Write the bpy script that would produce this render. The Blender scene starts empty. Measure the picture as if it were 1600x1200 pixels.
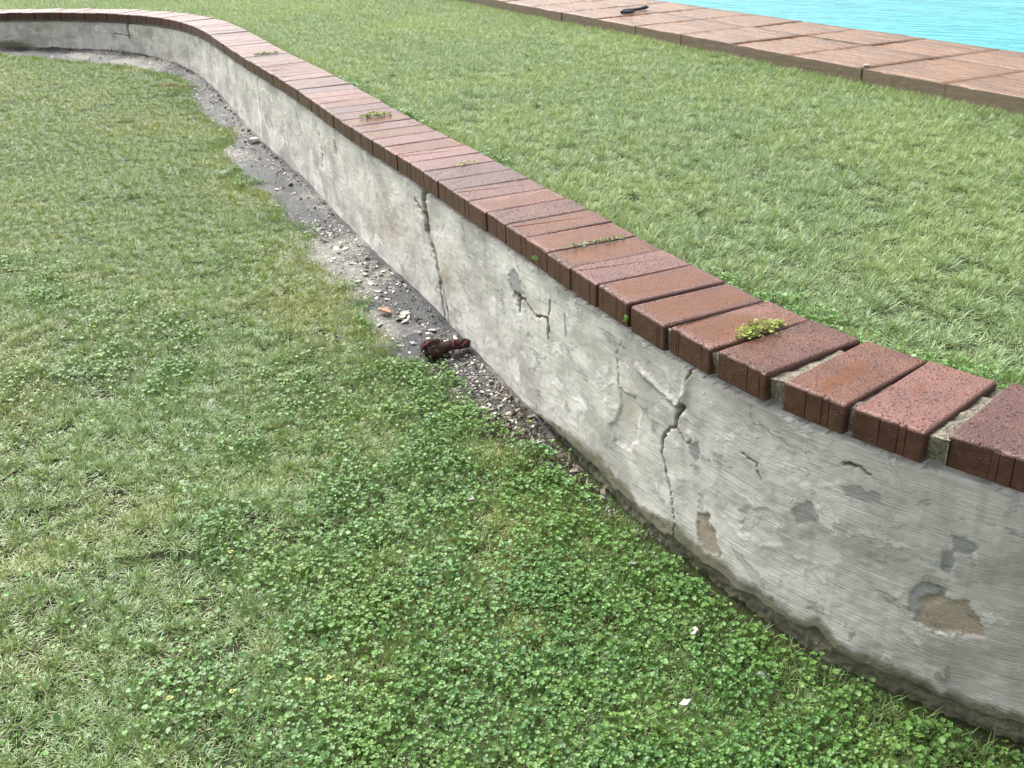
import bpy, bmesh, math, random
import numpy as np
from mathutils import Matrix, Vector
from mathutils.geometry import tessellate_polygon

S = bpy.context.scene
COL = S.collection
random.seed(7)
RNG = np.random.RandomState(11)

# ------------------------------------------------------------------ camera
CAM_H, PITCH, ROLL, F_PX = 0.6952, 0.46708, -0.041966, 1550.62
fw = Vector((0, math.cos(PITCH), -math.sin(PITCH)))
rx = Vector((1, 0, 0))
up = rx.cross(fw)
r2 = rx * math.cos(ROLL) + up * math.sin(ROLL)
u2 = r2.cross(fw)
cd = bpy.data.cameras.new("camera")
cam = bpy.data.objects.new("camera", cd)
COL.objects.link(cam)
cam.matrix_world = Matrix(((r2.x, u2.x, -fw.x, 0), (r2.y, u2.y, -fw.y, 0), (r2.z, u2.z, -fw.z, CAM_H), (0, 0, 0, 1)))
cd.sensor_width = 36.0
cd.lens = F_PX / 1600 * 36
cd.clip_start = 0.02
cd.clip_end = 1000
S.camera = cam

# ------------------------------------------------------------------ sky and sun (bright overcast)
SUN_AZ = math.radians(-38)     # from +Y towards -X
SUN_EL = math.radians(52)
w = bpy.data.worlds.new("World")
S.world = w
w.use_nodes = True
nt = w.node_tree
nt.nodes.clear()
sky = nt.nodes.new("ShaderNodeTexSky")
sky.sky_type = 'NISHITA'
sky.sun_disc = False
sky.sun_elevation = SUN_EL
sky.sun_rotation = SUN_AZ
sky.dust_density = 6.0
sky.air_density = 1.0
sky.ozone_density = 0.6
hs = nt.nodes.new("ShaderNodeHueSaturation")
hs.inputs['Saturation'].default_value = 0.22
bg = nt.nodes.new("ShaderNodeBackground")
bg.inputs['Strength'].default_value = 0.15
wo = nt.nodes.new("ShaderNodeOutputWorld")
nt.links.new(sky.outputs[0], hs.inputs['Color'])
nt.links.new(hs.outputs[0], bg.inputs['Color'])
nt.links.new(bg.outputs[0], wo.inputs['Surface'])
sd = bpy.data.lights.new("sun", 'SUN')
sd.energy = 1.5
sd.angle = math.radians(28)
sd.color = (1.0, 0.985, 0.955)
sun = bpy.data.objects.new("sun", sd)
COL.objects.link(sun)
dirv = Vector((math.sin(SUN_AZ) * math.cos(SUN_EL), math.cos(SUN_AZ) * math.cos(SUN_EL), math.sin(SUN_EL)))
sun.rotation_euler = dirv.to_track_quat('Z', 'Y').to_euler()
sun.location = (0, 0, 6)
S.view_settings.view_transform = 'Standard'
S.view_settings.look = 'None'
S.view_settings.gamma = 1.0
S.view_settings.exposure = 1.4
S.view_settings.use_curve_mapping = False
S.render.engine = 'CYCLES'
S.cycles.max_bounces = 4
S.cycles.diffuse_bounces = 2
S.cycles.glossy_bounces = 2
S.cycles.transmission_bounces = 2
S.cycles.transparent_max_bounces = 4

# ------------------------------------------------------------------ helpers
_T = np.random.RandomState(5).rand(256, 256)


def vnoise(x, y):
    xi = np.floor(x).astype(int); yi = np.floor(y).astype(int)
    fx = x - xi; fy = y - yi
    fx = fx * fx * (3 - 2 * fx); fy = fy * fy * (3 - 2 * fy)
    a = _T[xi % 256, yi % 256]; b = _T[(xi + 1) % 256, yi % 256]
    c = _T[xi % 256, (yi + 1) % 256]; d = _T[(xi + 1) % 256, (yi + 1) % 256]
    return (a * (1 - fx) + b * fx) * (1 - fy) + (c * (1 - fx) + d * fx) * fy


def fbm(x, y, o=4):
    x = np.asarray(x, float); y = np.asarray(y, float)
    t = 0; a = .5; n = 0
    for i in range(o):
        t = t + a * vnoise(x * 2 ** i + 17.3 * i, y * 2 ** i + 5.1 * i); n += a; a *= .5
    return t / n


def sstep(a, b, x):
    t = np.clip((x - a) / (b - a), 0, 1)
    return t * t * (3 - 2 * t)


def link(o, parent=None):
    COL.objects.link(o)
    if parent is not None:
        o.parent = parent
    return o


def mesh_obj(name, verts, faces, mat, parent=None, smooth=False):
    me = bpy.data.meshes.new(name)
    me.from_pydata([tuple(map(float, v)) for v in verts], [], [tuple(map(int, q)) for q in faces])
    if mat: me.materials.append(mat)
    if smooth:
        me.polygons.foreach_set('use_smooth', [True] * len(me.polygons))
    me.update()
    return link(bpy.data.objects.new(name, me), parent)


def tag(o, label=None, cat=None, group=None, kind=None):
    if label: o['label'] = label
    if cat: o['category'] = cat
    if group: o['group'] = group
    if kind: o['kind'] = kind
    return o


def grid_faces(n, m):
    i, j = np.meshgrid(np.arange(n - 1), np.arange(m - 1), indexing='ij')
    a = (i * m + j).ravel()
    return np.stack([a, a + m, a + m + 1, a + 1], 1)


class NT:
    """small node builder"""
    def __init__(s, name):
        s.m = bpy.data.materials.new(name); s.m.use_nodes = True
        s.t = s.m.node_tree; s.t.nodes.clear()
        s.out = s.n('ShaderNodeOutputMaterial')

    def n(s, t, **k):
        o = s.t.nodes.new(t)
        for a, b in k.items(): setattr(o, a, b)
        return o

    def set(s, sock, v):
        if isinstance(v, bpy.types.NodeSocket): s.t.links.new(v, sock)
        elif v is not None:
            if hasattr(sock.default_value, '__len__') and not hasattr(v, '__len__'): v = [v] * len(sock.default_value)
            if hasattr(sock.default_value, '__len__') and len(sock.default_value) == 4 and len(v) == 3: v = (*v, 1)
            sock.default_value = v

    def math(s, op, a, b=None, c=None, clamp=False):
        o = s.n('ShaderNodeMath', operation=op, use_clamp=clamp)
        for i, v in enumerate((a, b, c)):
            if v is not None: s.set(o.inputs[i], v)
        return o.outputs[0]

    def vmath(s, op, a, b=None):
        o = s.n('ShaderNodeVectorMath', operation=op)
        s.set(o.inputs[0], a)
        if b is not None: s.set(o.inputs[1], b)
        return o.outputs[0]

    def mix(s, f, a, b, bt='MIX'):
        o = s.n('ShaderNodeMix', data_type='RGBA', blend_type=bt)
        s.set(o.inputs[0], f); s.set(o.inputs[6], a); s.set(o.inputs[7], b)
        return o.outputs[2]

    def noise(s, vec, scale=5, detail=4, rough=.55, dist=0, out=0):
        o = s.n('ShaderNodeTexNoise')
        if vec is not None: s.set(o.inputs['Vector'], vec)
        o.inputs['Scale'].default_value = scale; o.inputs['Detail'].default_value = detail
        o.inputs['Roughness'].default_value = rough; o.inputs['Distortion'].default_value = dist
        return o.outputs[out]

    def vor(s, vec, scale, feature='F1', out='Distance'):
        o = s.n('ShaderNodeTexVoronoi', feature=feature)
        if vec is not None: s.set(o.inputs['Vector'], vec)
        o.inputs['Scale'].default_value = scale
        return o.outputs[out]

    def ramp(s, f, lo, hi):
        o = s.n('ShaderNodeMapRange', interpolation_type='SMOOTHSTEP')
        s.set(o.inputs[0], f); o.inputs[1].default_value = lo; o.inputs[2].default_value = hi
        return o.outputs[0]

    def attr(s, name, typ='GEOMETRY', out='Fac'):
        o = s.n('ShaderNodeAttribute', attribute_type=typ, attribute_name=name)
        return o.outputs[out]

    def obj(s): return s.n('ShaderNodeTexCoord').outputs['Object']

    def pos(s): return s.n('ShaderNodeNewGeometry').outputs['Position']

    def bump(s, h, dist, strength=1.0, nrm=None):
        o = s.n('ShaderNodeBump'); s.set(o.inputs['Height'], h)
        o.inputs['Distance'].default_value = dist
        s.set(o.inputs['Strength'], strength)
        if nrm is not None: s.set(o.inputs['Normal'], nrm)
        return o.outputs[0]

    def bsdf(s, col, rough=.5, normal=None, spec=.5, **k):
        o = s.n('ShaderNodeBsdfPrincipled')
        s.set(o.inputs['Base Color'], col); s.set(o.inputs['Roughness'], rough)
        s.set(o.inputs['Specular IOR Level'], spec)
        if normal is not None: s.set(o.inputs['Normal'], normal)
        for a, b in k.items(): s.set(o.inputs[a.replace('_', ' ')], b)
        return o

    def done(s, sh):
        s.t.links.new(sh, s.out.inputs['Surface']); return s.m


# ------------------------------------------------------------------ the wall line (front top edge of the coping), near -> far
T_LEN = 8.09535
TH = [2.539, 2.199, 2.02, 1.967, 1.983, 1.967, 2.009, 1.991, 1.959, 1.959, 1.987, 2.007, 1.996, 1.977, 1.968, 1.978, 2.015, 2.09, 2.221, 2.376, 2.528, 2.678, 2.831, 2.983]
KS = list(np.linspace(0, T_LEN, len(TH)))
KS = [-3.4, -2.0, -1.2, -.35] + KS + [8.8, 9.6, 11.5]
TH = [2.05, 2.05, 2.25, 2.62] + TH + [3.12, 3.2, 3.2]
S0, S1 = -3.4, 11.5
FS = np.arange(S0, S1 + 1e-6, .005)
FTH = np.interp(FS, KS, TH)
_k = np.ones(31) / 31
FTH = np.convolve(np.pad(FTH, 15, mode='edge'), _k, 'valid')
_cx = np.r_[0, np.cumsum((np.cos(FTH[1:]) + np.cos(FTH[:-1])) / 2 * .005)]
_cy = np.r_[0, np.cumsum((np.sin(FTH[1:]) + np.sin(FTH[:-1])) / 2 * .005)]
_k0 = int(round(-S0 / .005))
FX = .6670 + _cx - _cx[_k0]
FY = 1.10778 + _cy - _cy[_k0]


def wl(s):
    """point on the wall line and the unit vector INTO the bank (away from the lower lawn)"""
    s = np.asarray(s, float)
    x = np.interp(s, FS, FX); y = np.interp(s, FS, FY); th = np.interp(s, FS, FTH)
    return x, y, np.sin(th), -np.cos(th), th      # right-hand side of travel


def wsd(x, y):
    """signed distance to the wall line (positive = into the bank) and s"""
    st = 6
    px, py, pt, ps = FX[::st], FY[::st], FTH[::st], FS[::st]
    x = np.asarray(x, float); y = np.asarray(y, float)
    k = np.empty(len(x), int)
    for a in range(0, len(x), 4000):
        d = (x[a:a + 4000, None] - px) ** 2 + (y[a:a + 4000, None] - py) ** 2
        k[a:a + 4000] = d.argmin(1)
    dx = x - px[k]; dy = y - py[k]
    nd = dx * np.sin(pt[k]) - dy * np.cos(pt[k])
    return nd, ps[k] + dx * np.cos(pt[k]) + dy * np.sin(pt[k])


def gz(y):
    """height of the lower ground: it rises gently away from the camera"""
    yy = np.array([-40, .5, 1.1, 2, 2.8, 3.5, 4.3, 5, 6.2, 6.9, 7.6, 9, 40])
    zz = np.array([-.52, -.505, -.49, -.465, -.43, -.42, -.415, -.40, -.34, -.285, -.26, -.25, -.24])
    t = 0
    for o in (-.3, -.15, 0, .15, .3): t = t + np.interp(np.asarray(y) + o, yy, zz)
    return t / 5


UPZ = -0.048      # soil level of the upper lawn
APR_S = [-4, .95, 1.02, 1.13, 1.3, 1.44, 1.61, 1.74, 2.05, 2.13, 2.51, 2.69, 2.97, 3.3, 3.56, 4.16, 4.47, 4.68, 5.01, 5.33, 5.77, 6.03, 6.33, 6.86, 7.22, 7.79, 8.05, 8.5, 9.2, 12]
APR_W = [.0, .0, .03, .095, .15, .10, .19, .19, .17, .165, .19, .125, .165, .15, .21, .18, .05, .11, .155, .14, .085, .10, .19, .33, .37, .32, .20, .12, .05, .0]


def apron_w(s): return np.interp(s, APR_S, APR_W) * .88


# ------------------------------------------------------------------ materials of the setting
def m_soil():
    t = NT('soil'); p = t.pos()
    a = t.noise(p, 60, 6, .65); b = t.noise(p, 6, 3)
    c = t.mix(a, (.014, .014, .006), (.050, .052, .020))
    c = t.mix(t.ramp(b, .4, .65), c, (.030, .048, .012))
    return t.done(t.bsdf(c, .85, t.bump(a, .01), .2).outputs[0])


def m_apron():
    t = NT('wet_concrete'); p = t.pos()
    big = t.noise(p, 2.6, 5, .6); f = t.noise(p, 45, 6, .7); g = t.noise(p, 260, 3, .6)
    c = t.mix(t.ramp(big, .46, .60), (.024, .025, .027), (.15, .143, .128))
    c = t.mix(t.math('MULTIPLY', t.ramp(f, .45, .75), t.ramp(big, .42, .58)), c, (.30, .285, .25))
    sp = t.ramp(t.vor(p, 210), .16, .05)
    c = t.mix(t.math('MULTIPLY', sp, t.ramp(t.noise(p, 9, 2), .42, .6)), c, (.34, .32, .27))
    c = t.mix(t.ramp(t.noise(p, 24, 5, .7), .58, .72), c, (.035, .03, .02))
    h = t.math('ADD', t.math('MULTIPLY', f, .8), t.math('MULTIPLY', g, .5))
    r = t.math('MULTIPLY_ADD', t.ramp(big, .35, .6), .45, .3)
    return t.done(t.bsdf(c, r, t.bump(h, .005), .25).outputs[0])


def m_paver():
    t = NT('wet_brown_paver'); o = t.obj()
    rnd = t.n('ShaderNodeObjectInfo').outputs['Random']
    cmb = t.n('ShaderNodeCombineXYZ'); t.set(cmb.inputs[0], t.math('MULTIPLY', rnd, 37.)); t.set(cmb.inputs[1], t.math('MULTIPLY', rnd, 11.))
    v = t.vmath('ADD', o, cmb.outputs[0])
    grain = t.noise(t.vmath('MULTIPLY', v, (3.2, 26, 20)), 1.0, 4, .6, 1.6)
    lay = t.noise(t.vmath('MULTIPLY', v, (2.0, 7, 6)), 1.0, 3, .5, .8)
    fine = t.noise(v, 160, 4, .6)
    c = t.mix(grain, (.088, .034, .009), (.220, .098, .031))
    c = t.mix(t.ramp(lay, .35, .7), c, (.095, .036, .009))
    c = t.mix(t.math('MULTIPLY', rnd, .35), c, (.12, .060, .028))
    nz = t.n('ShaderNodeSeparateXYZ'); t.set(nz.inputs[0], t.n('ShaderNodeNewGeometry').outputs['Normal'])
    side = t.ramp(nz.outputs[2], .6, .3)
    c = t.mix(side, c, t.mix(t.noise(v, 30, 5, .7), (.075, .058, .040), (.18, .14, .098)))
    h = t.math('ADD', t.math('MULTIPLY', grain, 1.0), t.math('MULTIPLY', fine, .12))
    r = t.math('ADD', t.math('MULTIPLY', t.ramp(grain, .35, .6), .25), t.math('MULTIPLY_ADD', side, .4, .10))
    return t.done(t.bsdf(c, r, t.bump(h, .016, t.math('MULTIPLY_ADD', side, -.8, 1.0)), .28).outputs[0])


def m_water():
    t = NT('pool_water'); p = t.pos()
    # ripples run along the pool edge
    rot = t.n('ShaderNodeVectorRotate', rotation_type='Z_AXIS'); t.set(rot.inputs['Vector'], p); rot.inputs['Angle'].default_value = math.radians(38)
    v = t.vmath('MULTIPLY', rot.outputs[0], (3.2, 15, 1))
    a = t.noise(v, 1.0, 3, .5, .9); b = t.noise(t.vmath('MULTIPLY', rot.outputs[0], (9, 36, 1)), 1.0, 2, .5, .5)
    h = t.math('ADD', a, t.math('MULTIPLY', b, .25))
    c = t.mix(t.ramp(a, .35, .7), (.012, .215, .248), (.034, .295, .325))
    return t.done(t.bsdf(c, .06, t.bump(h, .007), .5, IOR=1.12).outputs[0])


def m_simple(name, c1, c2, scale=20, rough=.7, bd=.002, spec=.4):
    t = NT(name); o = t.obj(); a = t.noise(o, scale, 5, .6)
    return t.done(t.bsdf(t.mix(t.ramp(a, .3, .7), c1, c2), rough, t.bump(a, bd), spec).outputs[0])


M_SOIL, M_APRON, M_PAVER, M_WATER = m_soil(), m_apron(), m_paver(), m_water()
M_POOL = m_simple('pool_plaster', (.22, .42, .46), (.28, .48, .50))

# ------------------------------------------------------------------ lower ground: one sheet to the horizon
xs = np.r_[np.linspace(-150, -8, 14), np.arange(-7.5, 3.5, .05), np.linspace(4, 150, 14)]
ys = np.r_[np.linspace(-150, -3, 12), np.arange(-2.5, 9.5, .05), np.linspace(10, 150, 12)]
X, Y = np.meshgrid(xs, ys, indexing='ij')


def lawn_bump(x, y): return (fbm(x * 1.8, y * 1.8, 2) - .5) * .040


Z = gz(Y) + lawn_bump(X, Y)
nd, ss = wsd(X.ravel(), Y.ravel())
nd = nd.reshape(X.shape); ss = ss.reshape(X.shape)
near = (nd > -.6) & (X > -8) & (X < 4) & (Y > -3) & (Y < 10)
Z = np.where(near, gz(Y) + lawn_bump(X, Y) * sstep(apron_w(ss) + .02, apron_w(ss) + .25, -nd) - .004, Z)
Z = np.where(nd > .12, gz(Y) - .03, Z)
g = mesh_obj('ground', np.stack([X.ravel(), Y.ravel(), Z.ravel()], 1), grid_faces(len(xs), len(ys)), M_SOIL, smooth=True)
tag(g, 'dark soil under the lower lawn', 'ground', kind='structure')

# ------------------------------------------------------------------ upper ground, paving and pool
PN = np.array([.910, .414]); PT = np.array([.414, -.910])       # across / along the pool edge


def pp(t, n): q = PN * n + PT * t; return float(q[0]), float(q[1])


N0, N1, N2 = 2.842, 3.262, 3.585                                # outer edge, middle joint, pool edge
POOL_W = 4.6
TA, TB = -11.2, 4.0
s_line = np.arange(S0, S1 + .01, .05)
x, y, nx, ny, th = wl(s_line)
poly = [(a + b * .12, c + d * .12) for a, b, c, d in zip(x, nx, y, ny)]
poly += [(-150, 9), (-150, 150), pp(-165, N0 + .03), pp(60, N0 + .03)]
tris = tessellate_polygon([[Vector((a, b, 0)) for a, b in poly]])
V = [(a, b, UPZ) for a, b in poly]; Fc = [tuple(q) for q in tris]
k = len(V)
for (t0, t1, n0, n1) in ((-165, TA - .01, N0 + .03, N2 + POOL_W + .9), (TB + .01, 60, N0 + .03, N2 + POOL_W + .9), (-165, 60, N2 + POOL_W + .9, 150)):
    V += [(*pp(t0, n0), UPZ), (*pp(t1, n0), UPZ), (*pp(t1, n1), UPZ), (*pp(t0, n1), UPZ)]
    Fc.append((k, k + 1, k + 2, k + 3)); k += 4
g = mesh_obj('upper_ground', V, Fc, M_SOIL)
bm = bmesh.new(); bm.from_mesh(g.data); bmesh.ops.recalc_face_normals(bm, faces=bm.faces)
for f_ in bm.faces:
    if f_.normal.z < 0: f_.normal_flip()
bm.to_mesh(g.data); bm.free()
tag(g, 'soil under the upper lawn behind the brick coping', 'ground', kind='structure')

# water
WZ = -.035
n = 40; m = 60
tt, nn = np.meshgrid(np.linspace(TA, TB, n), np.linspace(N2 - .02, N2 + POOL_W + .02, m), indexing='ij')
wx = PN[0] * nn + PT[0] * tt; wy = PN[1] * nn + PT[1] * tt
wz = WZ + (fbm(tt * 2.5, nn * 6, 3) - .5) * .012
wat = mesh_obj('water', np.stack([wx.ravel(), wy.ravel(), wz.ravel()], 1), grid_faces(n, m), M_WATER, smooth=True)
tag(wat, 'rippled turquoise pool water beyond the brown paving', 'water', kind='structure')
# pool rim band just under the pavers
V = []; Fc = []
for (a, b, c_, d_) in ((TA, TB, N2 - .015, N2 - .005), (TA, TB, N2 + POOL_W + .005, N2 + POOL_W + .015), (TA - .01, TA, N2, N2 + POOL_W), (TB, TB + .01, N2, N2 + POOL_W)):
    k = len(V)
    for z in (-.3, -.021):
        V += [(*pp(a, c_), z), (*pp(b, c_), z), (*pp(b, d_), z), (*pp(a, d_), z)]
    Fc += [(k, k + 1, k + 5, k + 4), (k + 1, k + 2, k + 6, k + 5), (k + 2, k + 3, k + 7, k + 6), (k + 3, k, k + 4, k + 7), (k + 4, k + 5, k + 6, k + 7)]
rim = mesh_obj('pool_wall', V, Fc, M_POOL)
tag(rim, 'pale blue pool wall under the paving edge', 'pool', kind='structure')

# paving bed + individual pavers
PZ = .022
V = []; Fc = []
for (n0, n1) in ((N0 + .035, N2 - .02), (N2 + POOL_W + .02, N2 + POOL_W + .75)):
    k = len(V)
    for z in (-.12, PZ - .012):
        V += [(*pp(TA, n0), z), (*pp(TB, n0), z), (*pp(TB, n1), z), (*pp(TA, n1), z)]
    Fc += [(k, k + 1, k + 5, k + 4), (k + 1, k + 2, k + 6, k + 5), (k + 2, k + 3, k + 7, k + 6), (k + 3, k, k + 4, k + 7), (k + 4, k + 5, k + 6, k + 7)]
paving = mesh_obj('pool_paving', V, Fc, m_simple('joint_mortar', (.09, .078, .062), (.22, .195, .155), 60, .8, .004))
tag(paving, 'wet brown stone effect paving along the pool edge', 'paving', kind='structure')


def slab_mesh(name, lx, ly, h, seed):
    """flat paver, top at z=0, chamfered and uneven rim, slightly wavy top"""
    r = np.random.RandomState(seed); nx_, ny_ = 9, 9
    bm = bmesh.new()
    rows = []
    for i in range(nx_):
        row = []
        for j in range(ny_):
            a = (i / (nx_ - 1) - .5) * lx; b = (j / (ny_ - 1) - .5) * ly
            ed = i in (0, nx_ - 1) or j in (0, ny_ - 1)
            z = (r.rand() - .5) * .0020 - (.0008 if ed else 0)
            if ed: a *= 1 - r.rand() * .006; b *= 1 - r.rand() * .006
            row.append(bm.verts.new((a, b, z)))
        rows.append(row)
    for i in range(nx_ - 1):
        for j in range(ny_ - 1):
            f = bm.faces.new((rows[i][j], rows[i + 1][j], rows[i + 1][j + 1], rows[i][j + 1])); f.smooth = True
    ring = [rows[i][0] for i in range(nx_)] + [rows[-1][j] for j in range(1, ny_)] + [rows[i][-1] for i in range(nx_ - 2, -1, -1)] + [rows[0][j] for j in range(ny_ - 2, 0, -1)]
    r1 = [bm.verts.new((v.co.x * 1.003 + (r.rand() - .5) * .001, v.co.y * 1.003 + (r.rand() - .5) * .001, -.003)) for v in ring]
    r2_ = [bm.verts.new((v.co.x * 1.006, v.co.y * 1.006, -h)) for v in ring]
    for q0, q1 in ((ring, r1), (r1, r2_)):
        for i in range(len(ring)):
            j = (i + 1) % len(ring)
            bm.faces.new((q0[i], q1[i], q1[j], q0[j]))
    bm.normal_update()
    me = bpy.data.meshes.new(name); bm.to_mesh(me); bm.free(); me.materials.append(M_PAVER)
    return me


PL = .4015
rowsdef = []
for (n0, n1, zz) in ((N0, N1, 0), (N1, N2, -.002), (N2 + POOL_W, N2 + POOL_W + .4, 0)):
    rowsdef.append((n0, n1, zz, [slab_mesh('paver', PL - .0035, n1 - n0 - .004, .052, 40 + q) for q in range(5)]))
t_ref = -(6.78 * .910 - .038 * .414)        # t of a measured joint
ang = math.atan2(PT[1], PT[0])
tlist = [t_ref + PL * (k + .5) for k in range(-13, 26)]
for n0, n1, zz, meshes in rowsdef:
    for t_ in tlist:
        if t_ + PL / 2 > TB or t_ - PL / 2 < TA: continue
        o = link(bpy.data.objects.new('paver', random.choice(meshes)), paving)
        px, py = pp(t_ + random.uniform(-.002, .002), (n0 + n1) / 2 + random.uniform(-.004, .004))
        o.location = (px, py, PZ + zz + random.uniform(-.0015, .0015))
        o.rotation_euler = (random.uniform(-.003, .003), random.uniform(-.003, .003), ang + random.uniform(-.004, .004))

# ------------------------------------------------------------------ concrete apron at the wall foot
sa = np.arange(.8, 9.6, .02); da = np.linspace(0, 1, 26)
SA, DA = np.meshgrid(sa, da, indexing='ij')
wid = apron_w(SA) + .16
D = -.03 + DA * (wid + .03)
x, y, nx, ny, th = wl(SA)
AX = x - nx * D; AY = y - ny * D
AZ = gz(AY) + .012 + (fbm(AX * 14, AY * 14, 4) - .5) * .012 + .016 * np.exp(-(D / .035) ** 2) * fbm(AX * 5, AY * 5, 3) - .02 * sstep(.8, 1, DA)
AZ = AZ - .024 * sstep(1.20, 1.03, SA) - .04 * sstep(9.2, 9.6, SA)
ap = mesh_obj('concrete_apron', np.stack([AX.ravel(), AY.ravel(), AZ.ravel()], 1), grid_faces(*SA.shape)[:, ::-1], M_APRON, smooth=True)
tag(ap, 'narrow wet grey concrete strip along the wall foot', 'path', kind='structure')

# ------------------------------------------------------------------ retaining wall: plaster face with cracks, lost patches and ragged foot


def m_plaster():
    t = NT('weathered_plaster')
    sz = t.attr('sz', out='Vector')
    sep = t.n('ShaderNodeSeparateXYZ'); t.set(sep.inputs[0], sz)
    s, z = sep.outputs[0], sep.outputs[1]
    w1 = t.noise(t.vmath('MULTIPLY', sz, (3.5, 5, 1)), 1.0, 2)
    zz = t.math('ADD', t.math('ADD', z, t.math('MULTIPLY', s, .035)), t.math('MULTIPLY', w1, .035))
    cb = t.n('ShaderNodeCombineXYZ')
    t.set(cb.inputs[0], t.math('MULTIPLY', s, 8.)); t.set(cb.inputs[1], t.math('MULTIPLY', zz, 440.))
    brush = t.noise(cb.outputs[0], 1.0, 3, .65)
    drip = t.noise(t.vmath('MULTIPLY', sz, (38, 3.0, 1)), 1.0, 4, .6)
    blot = t.noise(t.vmath('MULTIPLY', sz, (5, 7, 1)), 1.0, 5, .62)
    fl = t.noise(t.vmath('MULTIPLY', sz, (9, 12, 1)), 1.0, 9, .68, .35)
    grit = t.noise(t.vmath('MULTIPLY', sz, (420, 420, 1)), 1.0, 3, .7)
    c = t.mix(t.ramp(blot, .36, .62), (.36, .346, .315), (.585, .567, .525))
    c = t.mix(t.math('MULTIPLY', t.ramp(fl, .54, .60), .80), c, (.67, .655, .615))        # paint still holding
    c = t.mix(t.math('MULTIPLY', t.ramp(fl, .40, .37), .55), c, (.27, .262, .248))       # bare cement
    c = t.mix(t.math('MULTIPLY', t.ramp(brush, .52, .34), .38), c, (.23, .222, .205))
    c = t.mix(t.math('MULTIPLY', t.ramp(drip, .50, .72), .27), c, (.20, .19, .16))
    c = t.mix(t.math('MULTIPLY', t.ramp(grit, .6, .75), .35), c, (.16, .155, .14))
    pn = t.math('MULTIPLY', t.math('SUBTRACT', fl, .5), .8)
    c = t.mix(t.math('MULTIPLY', t.attr('pale'), t.ramp(t.math('ADD', fl, t.math('MULTIPLY', brush, .3)), .45, .75)), c, t.mix(grit, (.44, .43, .40), (.58, .57, .535)))
    c = t.mix(t.math('MULTIPLY', t.attr('grey'), .85), c, t.mix(grit, (.20, .20, .20), (.30, .30, .296)))
    c = t.mix(t.attr('brown'), c, t.mix(t.ramp(grit, .3, .7), (.26, .215, .16), (.42, .36, .285)))
    c = t.mix(t.math('MULTIPLY', t.attr('stain'), .55), c, (.27, .20, .12))
    c = t.mix(t.attr('crack'), c, t.mix(grit, (.05, .036, .022), (.17, .12, .07)))
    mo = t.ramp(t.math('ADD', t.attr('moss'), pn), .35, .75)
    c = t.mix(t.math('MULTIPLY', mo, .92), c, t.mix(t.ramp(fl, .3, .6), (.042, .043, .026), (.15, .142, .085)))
    c = t.mix(t.math('MULTIPLY', mo, t.ramp(t.noise(t.vmath('MULTIPLY', sz, (70, 70, 1)), 1.0, 5, .7), .5, .62)), c, t.mix(grit, (.055, .075, .02), (.19, .17, .12)))
    h = t.math('ADD', t.math('MULTIPLY', brush, .75), t.math('MULTIPLY', grit, .32))
    h = t.math('ADD', h, t.math('MULTIPLY', t.ramp(fl, .55, .61), .45))
    h = t.math('ADD', h, t.math('MULTIPLY', t.ramp(fl, .36, .41), .45))
    return t.done(t.bsdf(c, .72, t.bump(h, .0034), .35).outputs[0])


def seg_dist(px, py, pts):
    """distance to a polyline and position along it 0..1"""
    best = np.full(px.shape, 9.); pos = np.zeros(px.shape); nseg = len(pts) - 1
    for i in range(nseg):
        (ax, ay), (bx, by) = pts[i], pts[i + 1]
        L = (bx - ax) ** 2 + (by - ay) ** 2
        t = np.clip(((px - ax) * (bx - ax) + (py - ay) * (by - ay)) / L, 0, 1)
        d = np.hypot(px - ax - t * (bx - ax), py - ay - t * (by - ay))
        m_ = d < best
        best[m_] = d[m_]; pos[m_] = (i + t[m_]) / nseg
    return best, pos


def poly_sd(px, py, pts):
    """signed distance to a polygon, positive inside"""
    d, _ = seg_dist(px, py, list(pts) + [pts[0]])
    ins = np.zeros(px.shape, bool); n_ = len(pts)
    for i in range(n_):
        (x0, y0), (x1, y1) = pts[i], pts[(i + 1) % n_]
        if y0 == y1: continue
        c = ((y0 > py) != (y1 > py)) & (px < (x1 - x0) * (py - y0) / (y1 - y0) + x0)
        ins ^= c
    return np.where(ins, d, -d)


sg = np.r_[np.arange(S0, -.25, .04), np.arange(-.25, .75, .003), np.arange(.75, 1.5, .0035), np.arange(1.5, 2.3, .0045), np.arange(2.3, 4.2, .010), np.arange(4.2, 8.2, .014), np.arange(8.2, S1 + .01, .05)]
NZ = 150
vz = np.linspace(0, 1, NZ)
SG, VZ = np.meshgrid(sg, vz, indexing='ij')
x0, y0, nx, ny, th = wl(SG)
zb = gz(y0) - .05; zt = -.0515
ZG = zb + (zt - zb) * VZ
hg = ZG - gz(y0)                      # height above the ground
base_in = .011                        # brick overhang
off = np.full(SG.shape, 0.0)          # outwards, towards the lower lawn
off += (fbm(SG * 4, ZG * 6, 3) - .5) * .010 + (fbm(SG * 18, ZG * 22, 4) - .5) * .0045 + (fbm(SG * 90, ZG * 110, 2) - .5) * .0012
wob = (fbm(SG * 42, ZG * 42, 5) - .5) * .030
wob2 = (fbm(SG * 130 + 9, ZG * 130, 2) - .5) * .008
A = {k_: np.zeros(SG.shape) for k_ in ('brown', 'grey', 'pale', 'stain', 'crack', 'moss')}


def patch(kind, pts, depth, soft=.002, grow=0.0, rough=1.0):
    sdv = poly_sd(SG, ZG, pts) + (wob + wob2) * rough + grow
    mk = sstep(-soft, soft, sdv)
    A[kind][:] = np.maximum(A[kind], mk)
    off[:] -= depth * mk


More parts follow.
